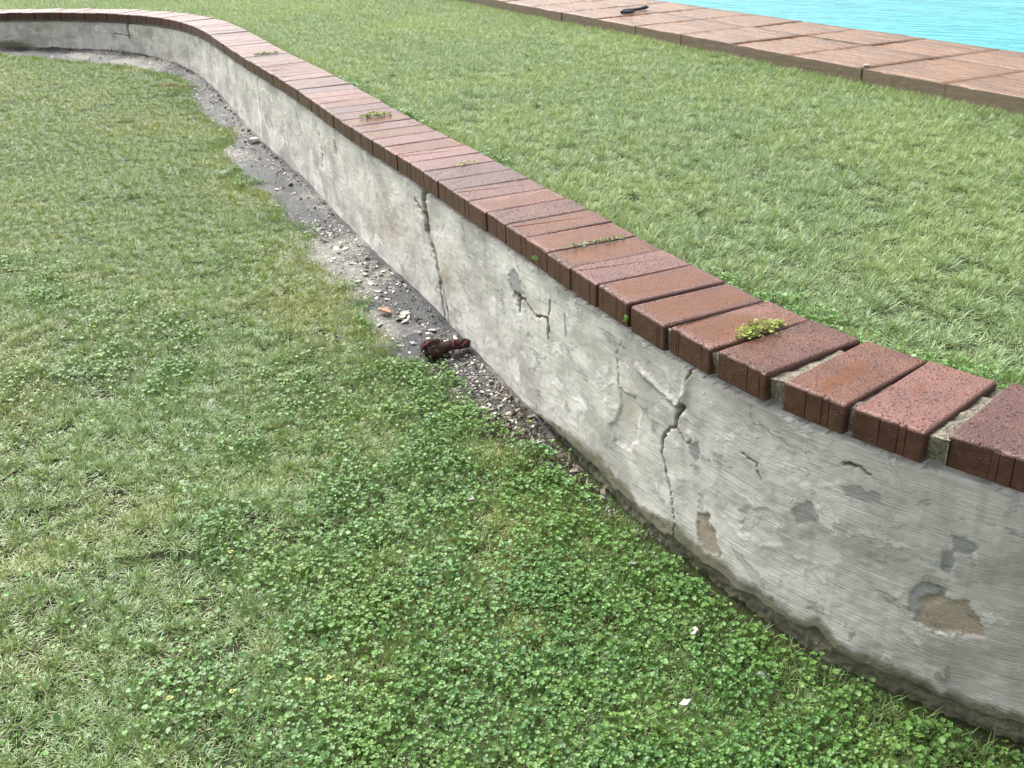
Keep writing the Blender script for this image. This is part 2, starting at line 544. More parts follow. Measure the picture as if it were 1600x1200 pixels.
def crack(pts, w0, w1, depth, kind='crack', jag=1.0):
    d, pos = seg_dist(SG + wob * .5 * jag, ZG + wob2 * jag, pts)
    wv = w0 + (w1 - w0) * pos
    wv = wv * (.45 + 1.1 * fbm(SG * 70, ZG * 70, 2))
    mk = sstep(1.25, .6, d / wv)
    A[kind][:] = np.maximum(A[kind], mk)
    off[:] -= depth * mk


patch('brown', [(.092, -.294), (.061, -.269), (.034, -.270), (.006, -.288), (.008, -.313), (.047, -.338), (.078, -.336), (.094, -.321)], .0035, rough=1.2)
patch('grey', [(.112, -.282), (.095, -.258), (.062, -.250), (.064, -.271), (.088, -.293), (.092, -.318), (.112, -.320)], .002, rough=.6)
patch('grey', [(.08, -.19), (.062, -.185), (.055, -.215), (.07, -.232)], .0015, rough=.8)
patch('grey', [(.072, -.158), (.054, -.158), (.028, -.166), (.036, -.185), (.054, -.184)], .0015, rough=.9)
patch('grey', [(.562, -.212), (.54, -.199), (.531, -.22), (.54, -.243), (.556, -.232)], .0015, rough=.4)
patch('grey', [(.33, -.22), (.29, -.20), (.27, -.225), (.31, -.25)], .001, rough=.9)
patch('grey', [(.25, -.14), (.18, -.135), (.17, -.15), (.23, -.165)], .001, rough=.9)
patch('grey', [(1.33, -.13), (1.26, -.10), (1.22, -.15), (1.25, -.21), (1.30, -.17)], .002, rough=1.6, grow=-.008)
patch('brown', [(.531, -.348), (.5, -.336), (.476, -.372), (.462, -.400), (.5, -.412), (.524, -.396)], .003, rough=.9)
patch('pale', [(.79, -.20), (.729, -.190), (.712, -.224), (.725, -.287), (.745, -.322), (.80, -.325), (.822, -.298), (.787, -.256)], .003, rough=.7)
patch('pale', [(.20, -.27), (.14, -.24), (.10, -.20), (.06, -.20), (.04, -.23), (.09, -.26), (.13, -.30)], .001, rough=1.5)
patch('pale', [(.42, -.27), (.35, -.25), (.33, -.30), (.38, -.34), (.43, -.31)], .0015, rough=1.3)
patch('pale', [(.36, -.12), (.26, -.10), (.20, -.115), (.25, -.15), (.33, -.17)], .0012, rough=1.4)
patch('brown', [(1.90, -.12), (1.865, -.11), (1.84, -.20), (1.80, -.27), (1.825, -.29), (1.86, -.22), (1.89, -.16)], .006, rough=.7, grow=-.004)
A['stain'][:] = np.maximum(A['stain'], np.exp(-((SG - 1.73) / .05) ** 2 - ((ZG + .26) / .06) ** 2) * (fbm(SG * 30, ZG * 14, 3) * 1.6))
A['stain'][:] = np.maximum(A['stain'], np.exp(-((SG - .76) / .03) ** 2 - ((ZG + .24) / .04) ** 2))
A['stain'][:] = np.maximum(A['stain'], .8 * np.exp(-((SG - 2.25) / .12) ** 2 - ((ZG + .27) / .08) ** 2) * fbm(SG * 18, ZG * 14, 3) * 1.5)
A['stain'][:] = np.maximum(A['stain'], .9 * np.exp(-((SG - 7.75) / .12) ** 2 - ((ZG + .10) / .025) ** 2))
crack([(1.877, -.045), (1.884, -.097), (1.877, -.132), (1.877, -.179), (1.836, -.225), (1.816, -.266), (1.803, -.31), (1.796, -.367), (1.782, -.422), (1.755, -.461)], .018, .004, .024)
crack([(1.962, -.112), (1.924, -.131), (1.877, -.142)], .006, .012, .012)
crack([(1.809, -.283), (1.776, -.321), (1.755, -.372), (1.749, -.459)], .003, .003, .006)
crack([(.567, -.060), (.574, -.107), (.581, -.142)], .0025, .004, .006)
crack([(.581, -.144), (.590, -.157)], .009, .007, .018, jag=1.0)
crack([(.601, -.194), (.57, -.215), (.55, -.20)], .0012, .0007, .003)
crack([(.79, -.20), (.80, -.14), (.785, -.09)], .0014, .0008, .003)
crack([(1.803, -.31), (1.84, -.35), (1.835, -.40)], .002, .001, .003)
crack([(.594, -.160), (.601, -.194), (.635, -.233), (.641, -.271), (.621, -.31), (.601, -.363), (.587, -.458)], .0034, .0008, .007)
crack([(.43, -.17), (.40, -.175), (.385, -.20)], .002, .001, .004)
crack([(.24, -.105), (.21, -.10), (.195, -.108)], .003, .0015, .005)
crack([(1.275, -.165), (1.245, -.172), (1.215, -.162)], .004, .003, .006)
crack([(1.249, -.168), (1.247, -.202)], .010, .004, .010)
crack([(1.205, -.17), (1.16, -.182), (1.10, -.165), (1.087, -.20)], .0025, .003, .004)
crack([(1.087, -.120), (1.10, -.215)], .003, .003, .005)
crack([(1.02, -.13), (1.015, -.17)], .003, .002, .004)
crack([(2.80, -.052), (2.815, -.15)], .006, .004, .008)
crack([(4.125, -.055), (4.132, -.18)], .006, .004, .006)
crack([(3.05, -.12), (3.02, -.20), (3.06, -.26)], .008, .004, .006, kind='brown')
crack([(3.4, -.16), (3.36, -.20)], .008, .006, .005, kind='brown')
crack([(6.948, -.05), (6.955, -.116), (6.961, -.165)], .010, .006, .010)
crack([(7.12, -.135), (7.0, -.14), (6.93, -.145)], .004, .002, .004)
crack([(5.4, -.06), (5.42, -.20)], .006, .004, .006)

# proud ridge of filler above the hole
d, pos = seg_dist(SG + wob * .3, ZG + wob2, [(.728, -.126), (.675, -.138), (.635, -.144), (.594, -.152)])
off += .006 * np.exp(-(d / .006) ** 2) * (.4 + fbm(SG * 90, ZG * 90, 2))
d, pos = seg_dist(SG + wob * .3, ZG, [(.567, -.070), (.572, -.105), (.578, -.130)])
off += (.004 + .010 * pos) * np.exp(-(d / (.004 + .006 * pos)) ** 2)
# ragged plaster foot over a recessed mossy footing
low = .014 + .028 * (fbm(SG * 9, SG * 0 + 3.3, 4)) + .012 * (fbm(SG * 45, SG * 0 + 8, 3) - .5) + .028 * np.exp(-((SG - .25) / .022) ** 2) + wob2 * .6
low = low * sstep(1.35, .95, SG) + .004
foot = sstep(.004, -.004, hg - low)
off -= .016 * foot * sstep(1.4, 1.0, SG)
off += foot * ((fbm(SG * 30, ZG * 40, 3) - .3) * .014 + (fbm(SG * 120, ZG * 120, 2) - .5) * .010)
mossh = low + .020 + .05 * fbm(SG * 7 + 3, SG * 0, 3) * sstep(1.3, .8, SG) * (.35 + .65 * sstep(.1, .45, SG))
A['moss'] = np.clip(1.0 - (hg - low * .6) / np.maximum(mossh, .012), 0, 1) * (.95 * sstep(1.5, 1.0, SG) + .35)
A['moss'] = np.maximum(A['moss'], .9 * np.exp(-((SG - .84) / .09) ** 2) * sstep(.075, .03, hg))
A['moss'] = np.maximum(A['moss'], .8 * sstep(7.6, 8.1, SG) * sstep(.13, .02, hg))
# dark lip under the bricks
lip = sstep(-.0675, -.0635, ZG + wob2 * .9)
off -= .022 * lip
A['moss'] = np.maximum(A['moss'], .55 * sstep(-.066, -.054, ZG + wob * .5))  # mask reused to darken the plaster band just below the bricks
PXg = x0 + nx * (base_in - off); PYg = y0 + ny * (base_in - off)
verts = np.stack([PXg.ravel(), PYg.ravel(), ZG.ravel()], 1)
faces = grid_faces(*SG.shape)
ns = len(sg); nv = len(verts)
bx, by, bnx, bny, _ = wl(sg)
topb = np.stack([bx + bnx * .2, by + bny * .2, np.full(ns, zt)], 1)
botb = np.stack([bx + bnx * .2, by + bny * .2, np.full(ns, -.62)], 1)
verts = np.r_[verts, topb, botb]
i = np.arange(ns - 1)
ft = np.stack([i * NZ + NZ - 1, (i + 1) * NZ + NZ - 1, nv + i + 1, nv + i], 1)
fb = np.stack([nv + i, nv + i + 1, nv + ns + i + 1, nv + ns + i], 1)
me = bpy.data.meshes.new('retaining_wall')
allf = np.r_[faces, ft, fb][:, ::-1]
me.vertices.add(len(verts)); me.vertices.foreach_set('co', verts.astype(np.float32).ravel())
me.loops.add(len(allf) * 4); me.loops.foreach_set('vertex_index', allf.astype(np.int32).ravel())
me.polygons.add(len(allf)); me.polygons.foreach_set('loop_start', (np.arange(len(allf)) * 4).astype(np.int32))
me.polygons.foreach_set('use_smooth', np.ones(len(allf), bool))
me.update(calc_edges=True)
pad = np.zeros(2 * ns)
for k_, v_ in A.items():
    at = me.attributes.new(k_, 'FLOAT', 'POINT'); at.data.foreach_set('value', np.r_[v_.ravel(), pad].astype(np.float32))
szv = np.stack([np.r_[SG.ravel(), sg, sg], np.r_[ZG.ravel(), pad], np.zeros(len(verts))], 1)
at = me.attributes.new('sz', 'FLOAT_VECTOR', 'POINT'); at.data.foreach_set('vector', szv.astype(np.float32).ravel())
me.materials.append(m_plaster())
wall = link(bpy.data.objects.new('retaining_wall', me))
tag(wall, 'low curving retaining wall of cracked grey plaster topped with a red brick coping', 'wall')


# ---- coping bricks
def m_brick():
    t = NT('wet_red_brick'); o = t.obj()
    oi = t.n('ShaderNodeObjectInfo'); rnd = oi.outputs['Random']
    oc = t.n('ShaderNodeSeparateColor'); t.set(oc.inputs[0], oi.outputs['Color'])
    cmb = t.n('ShaderNodeCombineXYZ'); t.set(cmb.inputs[0], t.math('MULTIPLY', rnd, 53.)); t.set(cmb.inputs[1], t.math('MULTIPLY', rnd, 29.)); t.set(cmb.inputs[2], t.math('MULTIPLY', rnd, 7.))
    v = t.vmath('ADD', o, cmb.outputs[0])
    big = t.noise(v, 14, 4, .6); mid = t.noise(v, 60, 4, .6)
    wr = t.noise(t.vmath('MULTIPLY', v, (300, 190, 200)), 1.0, 3, .6, .6)
    pit = t.ramp(t.vor(t.vmath('ADD', v, t.vmath('MULTIPLY', t.noise(v, 120, 2, .5, 0, 1), (.01, .01, .01))), 120), .32, .18)
    pit = t.math('MULTIPLY', pit, t.ramp(mid, .42, .52))
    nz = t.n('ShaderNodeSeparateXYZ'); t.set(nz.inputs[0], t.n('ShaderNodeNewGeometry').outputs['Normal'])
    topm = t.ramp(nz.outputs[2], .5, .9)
    sp = t.n('ShaderNodeSeparateXYZ'); t.set(sp.inputs[0], o)
    # puddle: away from the arrises, where noise and the brick's own wetness allow
    ex = t.ramp(t.math('ABSOLUTE', sp.outputs[0]), .050, .036)
    ey = t.ramp(t.math('ABSOLUTE', t.math('SUBTRACT', sp.outputs[1], .11)), .105, .085)
    wet = t.math('MULTIPLY', t.math('MULTIPLY', ex, ey), topm)
    wet = t.math('MULTIPLY', wet, t.ramp(t.math('ADD', t.noise(t.vmath('MULTIPLY', v, (9, 5, 5)), 1.0, 3), t.math('SUBTRACT', oc.outputs[0], .5)), .50, .62))
    c = t.mix(t.ramp(big, .3, .7), (.092, .034, .020), (.155, .061, .036))
    c = t.mix(oc.outputs[1], c, (.108, .054, .050))
    c = t.mix(1.0, c, t.math('MULTIPLY_ADD', oc.outputs[2], .75, .55), 'MULTIPLY')
    c = t.mix(t.math('MULTIPLY', t.ramp(mid, .55, .8), .4), c, (.21, .098, .068))
    c = t.mix(wet, c, t.mix(big, (.066, .020, .005), (.125, .042, .011)))
    c = t.mix(t.math('MULTIPLY', pit, .22), c, (.030, .013, .010))
    side_shade = t.mix(t.ramp(mid, .35, .7), (.058, .027, .020), (.085, .041, .030))
    c = t.mix(t.ramp(nz.outputs[2], .75, .45), c, side_shade)  # side faces coloured darker, standing in for the weaker light on them
    dryh = t.math('SUBTRACT', t.math('ADD', t.math('MULTIPLY', wr, .8), t.math('MULTIPLY', mid, .8)), t.math('MULTIPLY', pit, 1.1))
    bs = t.math('MULTIPLY', t.math('MULTIPLY_ADD', wet, -.72, 1.0), t.math('MULTIPLY_ADD', topm, .65, .35))
    r = t.math('MULTIPLY_ADD', wet, -.20, .34)
    r = t.math('ADD', r, t.math('MULTIPLY', t.math('SUBTRACT', mid, .5), .25))
    return t.done(t.bsdf(c, r, t.bump(dryh, .0036, bs), t.math('MULTIPLY_ADD', wet, -.16, .34)).outputs[0])


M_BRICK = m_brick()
BL, BW, BH = .219, .109, .0495


def brick_mesh(seed):
    r = random.Random(seed)
    hw = BW / 2
    front = [(-hw, .004), (-hw + .001, .0012), (-hw + .004, 0)]
    gx = sorted(r.sample([-.036, -.028, -.012, .004, .016, .026, .034, .041], 3))
    for q in gx:
        q += r.uniform(-.002, .002); gw = r.uniform(.0003, .0006); gd = r.uniform(.0008, .0016)
        yy = r.uniform(-.0006, .0006)
        front += [(q - gw - .0004, yy), (q - gw * .4, gd), (q + gw * .4, gd), (q + gw + .0004, r.uniform(-.0005, .0005))]
    front += [(hw - .004, 0), (hw - .001, .0012), (hw, .004)]
    out = front + [(hw, BL * .35), (hw - r.uniform(0, .0008), BL * .7), (hw, BL - .003), (hw - .003, BL), (0, BL + r.uniform(-.001, .001)), (-hw + .003, BL), (-hw, BL - .003), (-hw + r.uniform(0, .0008), BL * .6), (-hw, BL * .3)]
    n_ = len(out)
    bm = bmesh.new(); rings = []
    for z, ins in ((-BH, 0), (-.0055, 0), (-.0028, .0008), (-.0009, .0026), (0, .0055)):
        ring = []
        for (a, b) in out:
            cx, cy = 0, BL / 2
            ka = 1 - ins / hw; kb = 1 - ins / (BL / 2)
            ch = (r.uniform(0, .0009) + (.0022 if r.random() < .07 else 0)) if z > -.005 else 0
            bq = b if (z < -.005 or b > .003) else b * .35
            ring.append(bm.verts.new(((a - cx) * ka + cx, (bq - cy) * kb + cy + (ch if b < .05 else 0), z - ch * .6)))
        rings.append(ring)
    for q in range(len(rings) - 1):
        for i in range(n_):
            j = (i + 1) % n_
            f = bm.faces.new((rings[q][i], rings[q][j], rings[q + 1][j], rings[q + 1][i])); f.smooth = q > 0
    f = bm.faces.new(rings[-1]); f.smooth = False
    bm.faces.new(rings[0][::-1])
    bm.normal_update()
    me = bpy.data.meshes.new('brick'); bm.to_mesh(me); bm.free(); me.materials.append(M_BRICK)
    return me


BMESH = [brick_mesh(100 + q) for q in range(9)]
cent = [.0425 - .136, .0425, .1755, .297, .4388, .5604, .6785, .7967, .9115, 1.0195, 1.1276, 1.2356, 1.347, 1.4584, 1.5664, 1.6744, 1.7858, 1.897]
s_ = 1.897
while s_ < S1 - .2:
    s_ += .1128 + random.uniform(-.002, .002)
    cent.append(s_)
s_ = cent[0]
while s_ > S0 + .2:
    s_ -= .124 if s_ > -1.0 else .1128
    cent.insert(0, s_)
WETC = {.6785: .86, .7967: 1.0, .9115: .35, 1.0195: .9, 1.1276: .9, 1.2356: .72, 1.347: .4, .5604: .66, .4388: .50, .297: .52, .1755: .46, .0425: .48}
YS = [-1.2, -.6, -.0935, .0425, .1755, .297, .4388, .5604, .6785, .7967, .9115, 1.3]
YT = [float(wl(-1.2)[4]), 2.50, 2.39, 2.335, 2.285, 2.235, 2.12, 2.045, 2.005, 1.985, 1.965, float(wl(1.3)[4])]


def brick_yaw(q): return float(np.interp(q, YS, YT)) if -1.2 < q < 1.3 else float(wl(q)[4])


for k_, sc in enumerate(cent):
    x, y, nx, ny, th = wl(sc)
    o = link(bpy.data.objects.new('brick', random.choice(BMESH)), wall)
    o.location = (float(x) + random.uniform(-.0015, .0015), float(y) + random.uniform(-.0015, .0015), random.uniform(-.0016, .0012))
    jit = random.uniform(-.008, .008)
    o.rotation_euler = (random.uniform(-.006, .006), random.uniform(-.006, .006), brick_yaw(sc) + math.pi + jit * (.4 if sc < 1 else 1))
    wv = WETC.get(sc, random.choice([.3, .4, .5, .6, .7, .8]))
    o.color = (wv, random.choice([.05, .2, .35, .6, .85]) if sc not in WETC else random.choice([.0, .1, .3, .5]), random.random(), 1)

# mortar wedges between the bricks
M_MORT = m_simple('sandy_mortar', (.10, .09, .068), (.26, .235, .185), 150, .9, .005, .2)
M_MORTD = None
for k_ in range(len(cent) - 1):
    a, b = cent[k_], cent[k_ + 1]
    gap_f = (b - a) - BW
    mid_s = (a + b) / 2
    x, y, nx, ny, th = [float(q) for q in wl(mid_s)]
    th1 = brick_yaw(a); th2 = brick_yaw(b); turn = th1 - th2; th = (th1 + th2) / 2
    wide = gap_f > .007
    wf = max(gap_f, .003) / 2 + .004
    wb = max(gap_f - turn * BL, .003) / 2 + .004
    rr = random.Random(k_)
    nn_ = 12
    V = []; Fc = []
    y_in = rr.uniform(.004, .014) if wide else .012
    for q in range(nn_ + 1):
        u = q / nn_
        yy = y_in + (BL - .006 - y_in) * u
        ww = wf + (wb - wf) * u
        zt_ = -(.007 + .004 * rr.random() + (.006 if u > .8 else 0)) if wide else -.011 - .003 * rr.random()
        for sx in (-1, -.3, .4, 1):
            V.append((sx * ww, yy + (rr.uniform(-.004, .004) if q == 0 else 0), zt_ + rr.uniform(-.003, .003) - (.002 if abs(sx) == 1 else 0)))
    nt_ = len(V)
    for q in range(nn_):
        for e in range(3):
            i0 = q * 4 + e; Fc.append((i0, i0 + 1, i0 + 5, i0 + 4))
    for sx in (-1, -.3, .4, 1):
        V.append((sx * wf, y_in + .003 + rr.uniform(-.003, .006), -BH + .002))
    for e in range(3):
        Fc.append((e + 1, e, nt_ + e, nt_ + e + 1))
    o = mesh_obj('mortar_joint', V, Fc, M_MORT, wall)
    o.location = (x, y, 0); o.rotation_euler = (0, 0, th + math.pi)


# ------------------------------------------------------------------ scatter helper: a point cloud that carries tiny plant meshes
def scatter(name, P, rot, scl, idx, tint, sources):
    me = bpy.data.meshes.new(name)
    me.vertices.add(len(P)); me.vertices.foreach_set('co', np.asarray(P, np.float32).ravel())
    for nm, ty, key, v_ in (('rot', 'FLOAT_VECTOR', 'vector', rot), ('scl', 'FLOAT', 'value', scl), ('idx', 'INT', 'value', idx), ('tint', 'FLOAT', 'value', tint)):
        at = me.attributes.new(nm, ty, 'POINT')
        at.data.foreach_set(key, np.asarray(v_, np.int32 if ty == 'INT' else np.float32).ravel())
    o = link(bpy.data.objects.new(name, me))
    ng = bpy.data.node_groups.new(name + '_scatter', 'GeometryNodeTree')
    ng.interface.new_socket('Geometry', in_out='INPUT', socket_type='NodeSocketGeometry')
    ng.interface.new_socket('Geometry', in_out='OUTPUT', socket_type='NodeSocketGeometry')
    N = ng.nodes; L = ng.links
    gi = N.new('NodeGroupInput'); go = N.new('NodeGroupOutput')
    g2i = N.new('GeometryNodeGeometryToInstance')
    for so in sources[::-1]:          # the socket lists its links last-first
        oi = N.new('GeometryNodeObjectInfo'); oi.inputs['Object'].default_value = so; oi.inputs['As Instance'].default_value = False
        L.new(oi.outputs['Geometry'], g2i.inputs[0])
    iop = N.new('GeometryNodeInstanceOnPoints'); iop.inputs['Pick Instance'].default_value = True
    L.new(gi.outputs[0], iop.inputs['Points']); L.new(g2i.outputs[0], iop.inputs['Instance'])

    def na(nm, ty):
        q = N.new('GeometryNodeInputNamedAttribute'); q.data_type = ty; q.inputs['Name'].default_value = nm
        return q.outputs['Attribute']
    L.new(na('idx', 'INT'), iop.inputs['Instance Index'])
    e2r = N.new('FunctionNodeEulerToRotation')
    L.new(na('rot', 'FLOAT_VECTOR'), e2r.inputs[0]); L.new(e2r.outputs[0], iop.inputs['Rotation'])
    L.new(na('scl', 'FLOAT'), iop.inputs['Scale'])
    L.new(iop.outputs[0], go.inputs[0])
    md = o.modifiers.new('scatter', 'NODES'); md.node_group = ng
    return o


def m_leaf(name, ca, cb, dead, rough=.36, trans=.25, tintcol=(.22, .22, .06), spec=.4, tscale=1.5, tamt=.8):
    """bc: r = random shade, g = deadness, b = height along the blade"""
    t = NT(name)
    bc = t.n('ShaderNodeSeparateColor'); t.set(bc.inputs[0], t.attr('bc', out='Color'))
    p_ = t.pos()
    tint = t.math('ADD', t.math('MULTIPLY', t.ramp(t.noise(p_, tscale, 4, .6), .42, .68), tamt), t.math('MULTIPLY', t.ramp(t.noise(p_, tscale * 6, 2, .5), .5, .75), .35), clamp=True)
    c = t.mix(bc.outputs[0], ca, cb)
    c = t.mix(t.math('MULTIPLY', tint, .75), c, tintcol)
    c = t.mix(bc.outputs[1], c, dead)
    p = t.bsdf(c, rough, None, spec)
    tr = t.n('ShaderNodeBsdfTranslucent'); t.set(tr.inputs[0], t.mix(.5, c, (.25, .33, .04), 'MIX'))
    mx = t.n('ShaderNodeMixShader'); mx.inputs[0].default_value = trans
    t.t.links.new(p.outputs[0], mx.inputs[1]); t.t.links.new(tr.outputs[0], mx.inputs[2])
    return t.done(mx.outputs[0])


M_GRASS_LO = m_leaf('lower_grass', (.045, .114, .026), (.190, .318, .095), (.48, .43, .22), .38, .28, (.250, .275, .076), .42, 1.3, .85)
M_GRASS_UP = m_leaf('upper_grass', (.066, .142, .046), (.258, .375, .165), (.54, .50, .28), .42, .30, (.30, .37, .12), .46, 1.1, .6)
M_CLOVER = m_leaf('clover_leaf', (.025, .090, .020), (.118, .240, .058), (.36, .33, .08), .42, .22, (.16, .26, .045), .32, 5.0, .45)
M_MOSS = m_leaf('moss', (.14, .19, .03), (.28, .33, .06), (.30, .24, .10), .7, .2)


def src_obj(name, V, Fc, BC, mat):
    me = bpy.data.meshes.new(name)
    me.from_pydata(V, [], Fc); me.materials.append(mat)
    at = me.attributes.new('bc', 'FLOAT_COLOR', 'POINT')
    at.data.foreach_set('color', np.array(BC, np.float32).ravel())
    me.polygons.foreach_set('use_smooth', [True] * len(me.polygons))
    me.update()
    return bpy.data.objects.new(name, me)


def blade(V, Fc, BC, r, bx_, by_, L, w, az, lean, curl, shade, dead):
    """a tapering, bending strip; the face leans over so its broad side looks up"""
    k = len(V); seg = 3
    px, py, pz = bx_, by_, -.004
    dx, dy = math.cos(az), math.sin(az)
    tw = r.uniform(-.6, .6)
    sx, sy = -math.sin(az + tw), math.cos(az + tw)
    a = lean
    for q in range(seg + 1):
        u = q / seg
        ww = w * (1 - u ** 2.2) * .5 + (0.00015 if q == seg else 0)
        if q < seg:
            V.append((px - sx * ww, py - sy * ww, pz)); V.append((px + sx * ww, py + sy * ww, pz))
            BC += [(shade, dead, u, 1)] * 2
        else:
            V.append((px, py, pz)); BC.append((min(1, shade + .15), min(1, dead + .25 * r.random()), u, 1))
        st = L / seg
        px += dx * math.sin(a) * st; py += dy * math.sin(a) * st; pz += math.cos(a) * st
        a += curl / seg
    for q in range(seg - 1):
        Fc.append((k + 2 * q, k + 2 * q + 1, k + 2 * q + 3, k + 2 * q + 2))
    Fc.append((k + 2 * (seg - 1), k + 2 * (seg - 1) + 1, k + 2 * seg))


def tuft(seed, n_, rad, L0, L1, w0, w1, mat, pdead, leanmax=1.15):
    r = random.Random(seed); V = []; Fc = []; BC = []
    for q in range(n_):
        a = r.uniform(0, 6.283); d = rad * math.sqrt(r.random())
        dead = r.uniform(.5, 1) if r.random() < pdead else r.uniform(0, .15)
        blade(V, Fc, BC, r, math.cos(a) * d, math.sin(a) * d, r.uniform(L0, L1) * (.6 if dead > .4 else 1), r.uniform(w0, w1), r.uniform(0, 6.283), r.uniform(.05, leanmax), r.uniform(.0, 1.0), r.random(), dead)
    return src_obj('grass_tuft', V, Fc, BC, mat)


def leaf_disc(V, Fc, BC, r, cx, cy, cz, R, az, tilt, shade, dead, notch=True, cup=.25):
    """round leaf with a notch at the stalk, gently cupped"""
    n_ = 11; k = len(V)
    rotm = Matrix.Rotation(az, 3, 'Z') @ Matrix.Rotation(tilt, 3, 'X')
    pts = [Vector((0, -R * .25 if notch else 0, -R * cup * .8))]
    for q in range(n_):
        a = -math.pi / 2 + (2 * math.pi) * (q + .5) / n_
        rr_ = R * (1 + r.uniform(-.06, .06))
        if notch and q in (0, n_ - 1): rr_ *= .82
        pts.append(Vector((math.cos(a) * rr_, math.sin(a) * rr_, R * cup * (.25 + r.uniform(-.25, .25)))))
    for p_ in pts:
        p_ = rotm @ p_; V.append((p_.x + cx, p_.y + cy, p_.z + cz)); BC.append((min(1, max(0, shade + r.uniform(-.12, .12))), dead, 1, 1))
    for q in range(n_ - 1 if notch else n_):
        Fc.append((k, k + 1 + q, k + 1 + (q + 1) % n_))
    return rotm @ pts[0] + Vector((cx, cy, cz))


def stalk(V, Fc, BC, p, q, w=.0006):
    k = len(V)
    V += [(p[0] - w, p[1], p[2]), (p[0] + w, p[1], p[2]), (q[0] + w, q[1], q[2]), (q[0] - w, q[1], q[2])]
    BC += [(.9, .1, 0, 1)] * 4; Fc.append((k, k + 1, k + 2, k + 3))


def clover_cluster(seed, n_, rad, R0, R1, h0, h1, tre=.4):
    r = random.Random(seed); V = []; Fc = []; BC = []
    for q in range(n_):
        a = r.uniform(0, 6.283); d = rad * math.sqrt(r.random())
        cx, cy, cz = math.cos(a) * d, math.sin(a) * d, r.uniform(h0, h1)
        R = r.uniform(R0, R1); sh = r.random() ** 1.3; dead = r.uniform(.6, 1) if r.random() < .003 else 0
        az = r.uniform(0, 6.283); tl = r.gauss(0, .34)
        if r.random() < tre:
            for e in range(3):
                b = az + e * 2.094 + r.uniform(-.15, .15); rr_ = R * .56
                leaf_disc(V, Fc, BC, r, cx + math.cos(b) * rr_, cy + math.sin(b) * rr_, cz + r.uniform(-.001, .001), R * .56, b - math.pi / 2, tl + r.uniform(-.2, .2), min(1, sh + .2), dead, True, .18)
            c0 = (cx, cy, cz)
        else:
            c0 = leaf_disc(V, Fc, BC, r, cx, cy, cz, R, az, tl, sh, dead, True, r.uniform(.1, .4))
        stalk(V, Fc, BC, (cx + r.uniform(-.008, .008), cy + r.uniform(-.008, .008), -.003), c0)
    return src_obj('clover_cluster', V, Fc, BC, M_CLOVER)


def turf(seed, side, dens, L0, L1, w0, w1, mat, pdead, leanmax=1.2):
    """a square of mown turf"""
    r = random.Random(seed); V = []; Fc = []; BC = []
    n_ = int(dens * side * side)
    # crowns: blades spread from little clumps of unequal height and tone
    nc = int(side * side / .020 ** 2)
    crowns = [(r.uniform(-.5, .5) * side, r.uniform(-.5, .5) * side, r.uniform(.45, 1.35) ** 1.2, r.random(), r.random()) for q in range(nc)]
    for q in range(n_):
        c = crowns[r.randrange(nc)]
        a = r.uniform(0, 6.283); d = abs(r.gauss(0, .0105)) if r.random() < .42 else r.uniform(.006, .030)
        x_ = c[0] + math.cos(a) * d; y_ = c[1] + math.sin(a) * d
        x_ = (x_ / side + .5) % 1 * side - side / 2; y_ = (y_ / side + .5) % 1 * side - side / 2
        pd = pdead * (3.2 if c[4] < .16 else .6)
        dead = r.uniform(.45, 1) if r.random() < pd else r.uniform(0, .12)
        sh = min(1, max(0, .55 * c[3] + .65 * r.random() - .1))
        lean = min(1.35, .15 + d * 55 + r.uniform(-.1, .5))
        blade(V, Fc, BC, r, x_, y_, r.uniform(L0, L1) * c[2] * (.75 if dead > .4 else 1), r.uniform(w0, w1), a + r.uniform(-.7, .7), lean, r.uniform(0, 1.1), sh, dead)
    return src_obj('turf', V, Fc, BC, mat)


def clover_tile(seed, side, n_, R0, R1, h0, h1, tre=.4):
    r = random.Random(seed); V = []; Fc = []; BC = []
    for q in range(n_):
        cx, cy = r.gauss(0, .40) * side, r.gauss(0, .40) * side; cz = h0 + (h1 - h0) * r.random() * (1 - .35 * min(1, math.hypot(cx, cy) / side))
        R = R0 + (R1 - R0) * r.random() ** 1.6
        sh = r.random() ** 1.2; dead = r.uniform(.5, 1) if r.random() < .001 else 0
        az = r.uniform(0, 6.283); tl = r.gauss(0, .45)
        if r.random() < tre:
            for e in range(3):
                b = az + e * 2.094 + r.uniform(-.15, .15); rr_ = R * .62
                leaf_disc(V, Fc, BC, r, cx + math.cos(b) * rr_, cy + math.sin(b) * rr_, cz + r.uniform(-.001, .001), R * .60, b - math.pi / 2, tl + r.uniform(-.3, .3), min(1, sh + .2), dead, True, .18)
            c0 = (cx, cy, cz)
        else:
            c0 = leaf_disc(V, Fc, BC, r, cx, cy, cz, R, az, tl, sh, dead, True, r.uniform(.05, .7))
        stalk(V, Fc, BC, (cx + r.uniform(-.008, .008), cy + r.uniform(-.008, .008), -.003), c0)
    return src_obj('clover_tile', V, Fc, BC, M_CLOVER)


